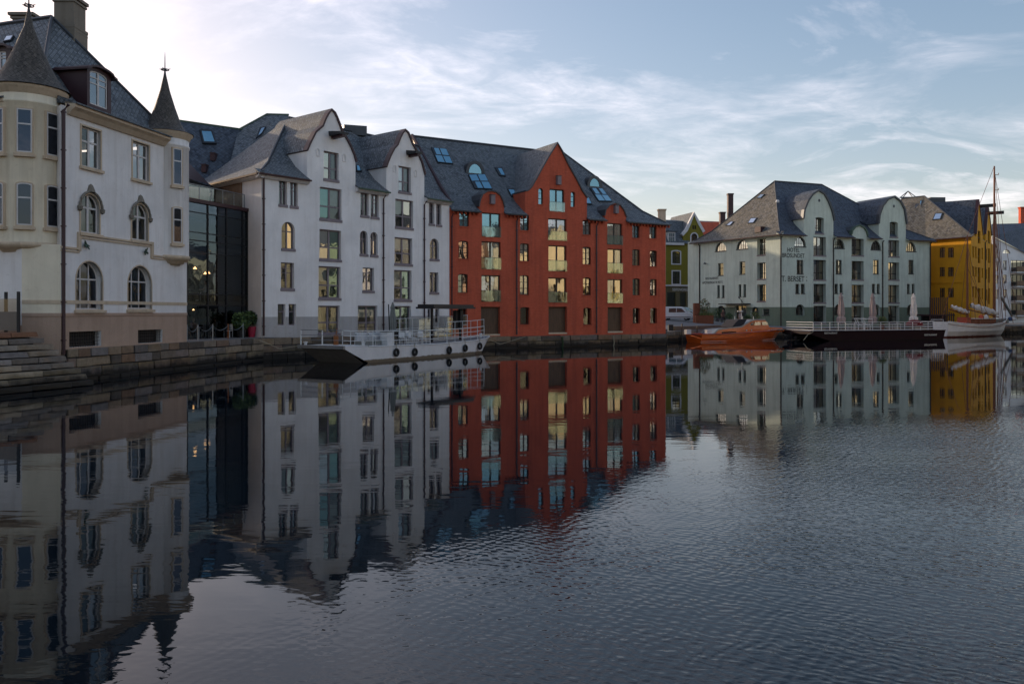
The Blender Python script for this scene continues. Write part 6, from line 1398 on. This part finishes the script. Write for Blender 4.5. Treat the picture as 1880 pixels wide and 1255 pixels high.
c = cp(1825.5, 391); mb.tube([c + Vector((-.9, .2, 0)), c + Vector((.3, -.1, 0))], .09, 'spar', 6); mb.build('mast', B)
mb, b2, t2 = mast(1776, 432, .16); c = cp(1776, 438); mb.tube([c + Vector((-.5, 0, -.2)), c + Vector((0, 0, .1)), c + Vector((.5, 0, -.2))], .03, 'spar', 6); mb.build('mast', B)
rg = MB(); end = SP.P(LS, 2.3, cd); sterm = SP.P(0.2, 2, cd)
for a, b in ((t1, end), (t1, t2), (t1.lerp(b1, .2), end), (t2, sterm), (t1.lerp(b1, .25), CP.P(CP.u(1815), 1.6, 1.8)), (t1.lerp(b1, .25), CP.P(CP.u(1821), 1.6, 1.8)), (t1.lerp(b1, .05), CP.P(CP.u(1808), 1.6, 1.8)), (t1.lerp(b1, .25), CP.P(CP.u(1836), 1.6, -1.8)), (t1.lerp(b1, .4), CP.P(CP.u(1858), 1.8, -1.2)), (t2.lerp(b2, .35), CP.P(CP.u(1800), 2, 1.2)), (t1.lerp(b1, .45), CP.P(CP.u(1812), 1.6, 1.8)), (t1.lerp(b1, .45), CP.P(CP.u(1840), 1.6, 1.4)), (t1.lerp(b1, .02), CP.P(CP.u(1868), 2.1, 0)), (t2.lerp(b2, .1), CP.P(CP.u(1768), 1.7, 1.6)), (t2.lerp(b2, .1), CP.P(CP.u(1784), 1.7, 1.6)), (t2.lerp(b2, .1), CP.P(CP.u(1786), 1.7, -1.6))): rg.tube([a, b], .032, 'spar', 4)
rg.build('rigging', B)
def furl(a, b, r, n=14):
    mb = MB(); pts_ = [a.lerp(b, i / n) + Vector((0, 0, .08 * math.sin(i * 1.9))) for i in range(n + 1)]
    base = len(mb.v); k = 10; mi = mb.mi('canvas_white')
    for i, p in enumerate(pts_):
        rr = r * (.55 + .45 * math.sin(math.pi * (i + .6) / (n + 1))) * (1 + .18 * math.sin(i * 2.3))
        for j in range(k): th = 2 * math.pi * j / k; mb.v.append(tuple(p + Vector((0, math.cos(th) * rr * .8, math.sin(th) * rr + .1))))
    for i in range(n):
        for j in range(k): q = (j + 1) % k; mb.f.append((i * k + j, i * k + q, (i + 1) * k + q, (i + 1) * k + j)); mb.m.append(mi)
    return mb
a, b = cp(1782, 562), cp(1833, 577); furl(a, b, .42).build('furled_sail', B); mb = MB(); mb.tube([a - Vector((.5, 0, .4)), b - Vector((0, 0, .35))], .08, 'spar', 6); mb.build('boom', B)
a, b = cp(1746, 564), cp(1779, 575); furl(a, b, .3).build('furled_sail', B); mb = MB(); mb.tube([a - Vector((.3, 0, .25)), b - Vector((0, 0, .3))], .07, 'spar', 6); mb.build('boom', B)
mb = MB(); a, b = cp(1838, 545), cp(1858, 580); mb.tube([a, b], .16, 'canvas_grey', 8); mb.tube([a.lerp(b, .1), cp(1830, 440)], .05, 'canvas_grey', 6); mb.build('furled_jib', B)
mb = MB(); pbox(mb, CP, CP.u(1786), CP.u(1812), 1.5, 2.25, -.9, .9, 'spar'); pbox(mb, CP, CP.u(1785), CP.u(1813), 2.25, 2.33, -1, 1, 'canvas_white'); pbox(mb, CP, CP.u(1830), CP.u(1842), 1.6, 2.2, -.7, .7, 'canvas_grey'); pbox(mb, CP, CP.u(1766), CP.u(1774), 1.7, 2.5, -.6, .6, 'varnish_dark'); mb.build('deckhouse', B)
for i, (px, c_) in enumerate(((1797, 'plaster_red'), (1806, 'canvas_white'), (1850, 'cloth_blue'), (1856, 'canvas_white'))): c = CP.P(CP.u(px), 2.25 if px < 1820 else 1.9, .3); mb = MB(); mb.lathe((c.x, c.y), [(0, c.z), (.3, c.z + .05), (.33, c.z + .3), (.15, c.z + .55), (0, c.z + .6)], c_, 10); mb.build('deck_bundle', B)
# ------------------------------------------------------------------ VEHICLES
def car(loc, rz, prof, wins, L_, Wd, wheels, m, label, cat):
    rt = root('parked_car' if cat == 'car' else 'parked_van', (0, 0, 0), label, cat); mb = MB()
    n = len(prof); ins = lambda z: .0 if z < .95 else (z - .95) * .16
    mb.prism([(x, -Wd / 2 + ins(z), z) for x, z in prof], [(x, Wd / 2 - ins(z), z) for x, z in prof], m); b = mb.build('body', rt)
    bv = b.modifiers.new('bevel', 'BEVEL'); bv.width = .05; bv.segments = 2
    for w_ in wins:
        for s_ in (-1, 1): mb = MB(); mb.face([(x, s_ * (Wd / 2 - ins(z) + .006), z) for x, z in w_], 'black' if s_ > 0 else 'glass_blue'); mb.build('side_window', rt)
    zt = max(z for _, z in prof); f = [p for p in prof if p[0] > 0 and p[1] > .9]
    a = max(f, key=lambda p: p[1] * 2 + p[0]); c = min(f, key=lambda p: abs(p[1] - 1.02) * 1 - p[0] * .05)
    mb = MB(); mb.face([(a[0] + .03, -Wd / 2 + .2, a[1] - .04), (a[0] + .03, Wd / 2 - .2, a[1] - .04), (c[0] + .03, Wd / 2 - .12, c[1] + .03), (c[0] + .03, -Wd / 2 + .12, c[1] + .03)], 'glass_dim'); mb.build('windscreen', rt)
    for x in wheels:
        for s_ in (-1, 1):
            mb = MB(); torus(mb, (x, s_ * (Wd / 2 - .1), .32), .24, .09, (0, 1, 0), 'rubber'); w = mb.build('wheel', rt, None, True); mb = MB(); mb.lathe((0, 0), [(0, -.02), (.17, -.02), (.19, .02), (0, .03)], 'steel_grey', 12); h = mb.build('hub_cap', w, (0, 0, 0)); h.rotation_euler = (R(90) * -s_ * -1, 0, 0); h.location = (x, s_ * (Wd / 2 - .03), .32)
    for s_ in (-1, 1):
        mb = MB(); mb.abox(L_ / 2 - .12, L_ / 2 + .01, s_ * (Wd / 2 - .22) - .14, s_ * (Wd / 2 - .22) + .14, .6, .74, 'steel_white'); mb.build('headlight', rt)
        mb = MB(); mb.abox(-L_ / 2 - .02, -L_ / 2 + .1, s_ * (Wd / 2 - .12) - .09, s_ * (Wd / 2 - .12) + .1, .75, 1.15, 'pot_red'); mb.build('tail_light', rt)
        mb = MB(); mb.abox(-L_ / 2 + .2, L_ / 2 - .2, s_ * (Wd / 2 + .005) - .01, s_ * (Wd / 2 + .005) + .01, .42, .5, 'lead'); mb.build('side_trim', rt)
    rt.location = loc; rt.rotation_euler = (0, 0, rz); return rt
vx, vy = at(1243, 111); vz = zg(vx, vy)
car((vx, vy, vz), R(-20), [(-2.15, .3), (-2.2, .9), (-2.12, 1.75), (-1.9, 1.84), (.6, 1.84), (.95, 1.72), (1.45, 1.12), (2.1, .95), (2.2, .6), (2.15, .3)], [[(-1.0, 1.08), (-.95, 1.62), (.0, 1.64), (.0, 1.08)], [(.08, 1.08), (.08, 1.64), (.7, 1.62), (1.25, 1.1)]], 4.4, 1.8, (-1.35, 1.35), 'car_white', 'silver-white parked van right beside the corner of the red warehouse', 'van')
vx, vy = at(1258, 124); vz = zg(vx, vy)
car((vx, vy, vz + .05), R(-28), [(-2.1, .3), (-2.15, .95), (-1.5, 1.1), (-.9, 1.45), (.3, 1.48), (1.1, 1.02), (2.0, .85), (2.1, .5), (2.05, .3)], [[(-1.2, 1.05), (-.8, 1.4), (-.2, 1.42), (-.2, 1.05)], [(-.12, 1.05), (-.12, 1.42), (.28, 1.42), (.9, 1.05)]], 4.2, 1.75, (-1.3, 1.3), 'car_blue', 'pale blue parked car behind the silver-white van', 'car')
# ------------------------------------------------------------------ quayside items by the hotel
c = Vector((*at(1291, 107), 0)); c.z = zg(c.x, c.y)
rt = root('corten_planter', c, 'tall rust-red steel planter with autumn shrub and grasses by the hotel', 'planter')
mb = MB(); z_ = c.z; mb.abox(c.x - 1.1, c.x + 1.2, c.y - .7, c.y + .8, z_ - .2, z_ + 1.0, 'corten'); mb.abox(c.x - 1.15, c.x - .4, c.y + .1, c.y + .85, z_ - .2, z_ + 2.6, 'corten'); mb.build('box', rt)
mb = MB(); leaves(mb, c + Vector((.2, .2, 2.2)), .8, .6, 1.1, 420, .10, ['leaf_dark', 'corten', 'leaf', 'leaf_yellow']); mb.build('shrub', rt)
mb = MB()
for _ in range(260): p = c + Vector((ru(-.6, 1.15), ru(-.65, .3), 1.0)); mb.face([p, p + Vector((.03, 0, 0)), p + Vector((ru(-.2, .25), ru(-.1, .1), ru(.3, .7)))], random.choice(['leaf_yellow', 'leaf']))
mb.build('grasses', rt)
bk = None; bl_ = ['bicycle leaning nearest the corten planter', 'second bicycle from the corten planter', 'third bicycle from the corten planter', 'bicycle farthest from the corten planter by the standing person']
for i, px in enumerate((1301, 1310, 1319, 1330)):
    x, y = at(px, 108 + i * .6); z = zg(x, y)
    if bk is None:
        bk = root('bicycle', (0, 0, 0), bl_[0], 'bicycle', 'bicycles parked before the hotel')
        for xx in (-.52, .52): mb = MB(); torus(mb, (xx, 0, .34), .32, .02, (0, 1, 0), 'steel_grey', 18, 5); mb.build('wheel', bk)
        mb = MB(); a, b, c1, d1, e1 = Vector((-.52, 0, .34)), Vector((-.1, 0, .3)), Vector((-.2, 0, .8)), Vector((.38, 0, .82)), Vector((.52, 0, .34))
        for s_, t_ in ((a, b), (b, c1), (c1, d1), (b, d1), (d1, e1), (a, c1)): mb.tube([s_, t_], .022, 'black', 5)
        mb.tube([d1, d1 + Vector((-.03, 0, .15))], .02, 'black', 5); mb.tube([d1 + Vector((-.03, -.25, .15)), d1 + Vector((-.03, .25, .15))], .02, 'black', 5); mb.tube([c1, c1 + Vector((-.03, 0, .12))], .02, 'black', 5); mb.box(c1 + Vector((-.05, 0, .14)), (.12, 0, 0), (0, .06, 0), (0, 0, .025), 'black'); mb.build('frame', bk)
        bk.location = (x, y, z); bk.rotation_euler = (R(6), 0, R(18))
    else: b_ = dup(bk, (x, y, z), bl_[i], rz=R(18 + ru(-8, 8)))
x, y = at(1327, 113); person((x, y, zg(x, y)), R(20), 'stand', 'cloth_brown', 'cloth_dark', 'standing person in dark clothes beside the bicycles at the hotel', 1.05)
x, y = at(1359, 111); person((x, y, zg(x, y)), R(-15), 'stand', 'canvas_pink', 'cloth_dark', 'standing person in a pale top before the hotel entrance canopy', 1.0)
for i, (px, Y_, r_) in enumerate(((1338.5, 112, .55), (1372, 112, .5), (1386, 113, .75), (1318, 118, .8))):
    x, y = at(px, Y_); z = zg(x, y); rt = root('potted_bush', (x, y, z), ('dark round bush between the two standing people at the hotel', 'small leafy bush right of the entrance canopy', 'broad leafy bush before the arched hotel window', 'climbing bush at the hotel arch left of the standing person')[i], 'plant')
    mb = MB(); mb.lathe((x, y), [(.25, z), (.32, z + .5), (.26, z + .5)], 'lead', 10); mb.build('pot', rt); mb = MB(); leaves(mb, (x, y, z + .5 + r_ * .9), r_, r_, r_, 350, .09, ['leaf_dark', 'leaf'] if i != 2 else ['leaf', 'leaf_yellow']); mb.build('foliage', rt)
x, y = at(1362, 108); z = zg(x, y); mb = MB(); mb.tube([(x, y, z), (x, y, z + 3.4)], .05, 'black', 8); mb.tube([(x, y, z + 3.2), (x - .35, y, z + 3.6)], .03, 'black', 6); mb.lathe((x - .35, y), [(.05, z + 3.75), (.16, z + 3.6), (0, z + 3.55)], 'black', 10); mb.tube([(x, y, z + 3.2), (x + .3, y, z + 2.8)], .03, 'black', 6); thing(mb, 'street_lamp', (x, y, z), 'slim black lamp post before the hotel entrance', 'street lamp')
qp = Plane(qs[1], qs[2]); mb = MB(); ua, ub = qp.u(1247), qp.u(1350)
pbox(mb, qp, ua, ub, 1.1, 1.6, -.9, -.5, 'pier_wood'); t = thing(mb, 'timber_kerb', qp.P(ua, 1.07, -.7), 'low timber kerb wall along the quay above the orange boat', 'kerb')
mb = MB(); c = qp.P(qp.u(1243), 1.1, -.8); mb.box(c + Vector((0, 0, .35)), (.25, 0, 0), (0, .2, 0), (0, 0, .35), 'black'); thing(mb, 'meter_box', c, 'small dark box at the left end of the timber kerb', 'box')
for i, px in enumerate((1247, 1275, 1296)): mb = MB(); u = qp.u(px); mb.tube([qp.P(u, -.3, .35), qp.P(u, 1.9 - .3 * i, .35)], .07, 'pier_wood', 8); thing(mb, 'mooring_pile', qp.P(u, 0, .35), ('mooring pile at the quay corner left of the orange boat', 'mooring pile behind the stern of the orange boat', 'mooring pile behind the aft deck of the orange boat')[i], 'pile')
# yellow warehouse pier sheds
c = pt(1708, 600, 118); sp = Plane(at(1707, 117), at(1752, 119)); rt = root('timber_stair_tower', (*at(1707, 117), 1), 'dark red timber deck structure before the yellow warehouse', 'shed')
for k in range(12): u = sp.L * k / 11.5; mb = MB(); pbox(mb, sp, u, u + .2, 1.0, 5.3 - (2.2 if k > 8 else 0) + ru(-.1, .1), -.06, 0, 'maroon'); mb.build('board', rt)
mb = MB(); pbox(mb, sp, 0, sp.L, 2.6, 2.8, -2.5, .1, 'maroon'); pbox(mb, sp, 0, sp.L, 1.0, 2.6, -1.5, -1.3, 'black'); mb.build('platform', rt)
# ------------------------------------------------------------------ terrace before the glass restaurant
TP = Plane(Bc, P0)
posts = []
for i, px in enumerate((352, 372, 399, 427, 454)):
    mb = MB(); u = TP.u(px); c = TP.P(u, 1.5, -.3); mb.tube([c, c + Vector((0, 0, .95))], .03, 'steel_grey' if i != 3 else 'rust', 6); posts.append(c)
    thing(mb, 'chain_post', c, ('chain post nearest the cream house on the restaurant terrace', 'second chain post from the cream house on the terrace', 'middle chain post on the restaurant terrace edge', 'rusty chain post on the restaurant terrace edge', 'chain post beside the red plant pot')[i], 'post', 'chain posts along the terrace')
mb = MB()
for i in range(4):
    a, b = posts[i] + Vector((0, 0, .85)), posts[i + 1] + Vector((0, 0, .85)); mb.tube([a.lerp(b, k / 8) - Vector((0, 0, .3 * math.sin(math.pi * k / 8))) for k in range(9)], .015, 'steel_grey', 4)
thing(mb, 'chain', posts[0], 'sagging chain between the terrace posts', 'chain')
def terr(px, d, z=1.5): q = Plane(TP.P(0, 0, d)[:2], TP.P(8, 0, d)[:2]); return q.P(q.u(px), z)
c = terr(462, -.8); rt = root('potted_palm', c, 'bushy green plant in a bright red pot at the terrace corner', 'plant'); mb = MB(); mb.lathe((c.x, c.y), [(.2, c.z), (.26, c.z + .35), (.3, c.z + .7), (.25, c.z + .7)], 'pot_red', 14); mb.build('pot', rt)
mb = MB(); leaves(mb, c + Vector((-.15, 0, 1.25)), .55, .5, .5, 260, .13, ['leaf', 'leaf_dark']); mb.build('foliage', rt)
c = terr(443, -1.0); rt = root('potted_shrub', c, 'broad dark green shrub left of the red plant pot', 'plant'); mb = MB(); mb.lathe((c.x, c.y), [(.25, c.z), (.32, c.z + .5), (.28, c.z + .5)], 'black', 12); mb.build('pot', rt)
mb = MB(); leaves(mb, c + Vector((0, 0, 1.1)), .65, .6, .6, 320, .13, ['leaf', 'leaf_dark']); mb.build('foliage', rt)
for i, (px, d) in enumerate(((360, -2.6), (390, -2.8), (428, -3.0))): table(('terrace table nearest the cream house', 'middle terrace table before the glass restaurant', 'terrace table nearest the green shrubs')[i], 'steel_grey', terr(px, d), .38)
for i, (px, d, m_) in enumerate(((352, -2.1, 'black'), (369, -2.3, 'black'), (382, -2.2, 'black'), (401, -2.4, 'black'), (419, -1.9, 'steel_white'), (437, -2.6, 'black'))):
    c = chair(('dark chair nearest the cream house on the terrace', 'dark chair right of the first terrace table', 'dark chair left of the middle terrace table', 'dark chair right of the middle terrace table', 'white tubular chair on the restaurant terrace', 'dark chair nearest the shrubs on the terrace')[i], 'chair', m_, 'terrace chairs', terr(px, d)); c.rotation_euler = (0, 0, ru(-2.5, 2.5))
person(tuple(terr(355, -3.1, 1.45)), R(60), 'sit', 'red_cloth', 'cloth_dark', 'seated guest in dark red on the terrace nearest the cream house')
person(tuple(terr(395, -3.2, 1.45)), R(-40), 'sit', 'canvas_pink', 'cloth_dark', 'seated guest in pale top at the middle terrace table')
person(tuple(terr(421, -3.3, 1.45)), R(20), 'sit', 'cloth_dark', 'cloth_blue', 'seated guest in dark jacket at the terrace table near the shrubs')
c = GG.P(GG.u(405), 3.9, -1.2); person(tuple(c), R(-60), 'sit', 'cloth_white', 'cloth_dark', 'guest in white shirt seated upstairs behind the glass front')
c = GG.P(GG.u(362), 3.9, -1.4); person(tuple(c), R(60), 'sit', 'canvas_pink', 'cloth_dark', 'guest in pale top seated upstairs behind the left glass pane')
for i, px in enumerate((370, 415)): table(('upstairs restaurant table behind the left panes', 'upstairs restaurant table behind the right panes')[i], 'canvas_grey', GG.P(GG.u(px), 3.9, -1.5), .4)
# iron rings, drain ends and weed on the quay by the red warehouse
QP = Plane(P1, R1)
for i, px in enumerate((1030, 1124)): u = QP.u(px); mb = MB(); mb.tube([QP.P(u, .95, .2), QP.P(u + .05, .3, .24), QP.P(u - .03, -.1, .22)], .05 if i else .09, 'leaf_dark' if i == 0 else 'rope', 6); thing(mb, 'hanging_rope', QP.P(u, .9, .2), ('weedy rope hanging on the quay below the red warehouse centre', 'pale rope hanging on the quay below the right red warehouse door')[i], 'rope')
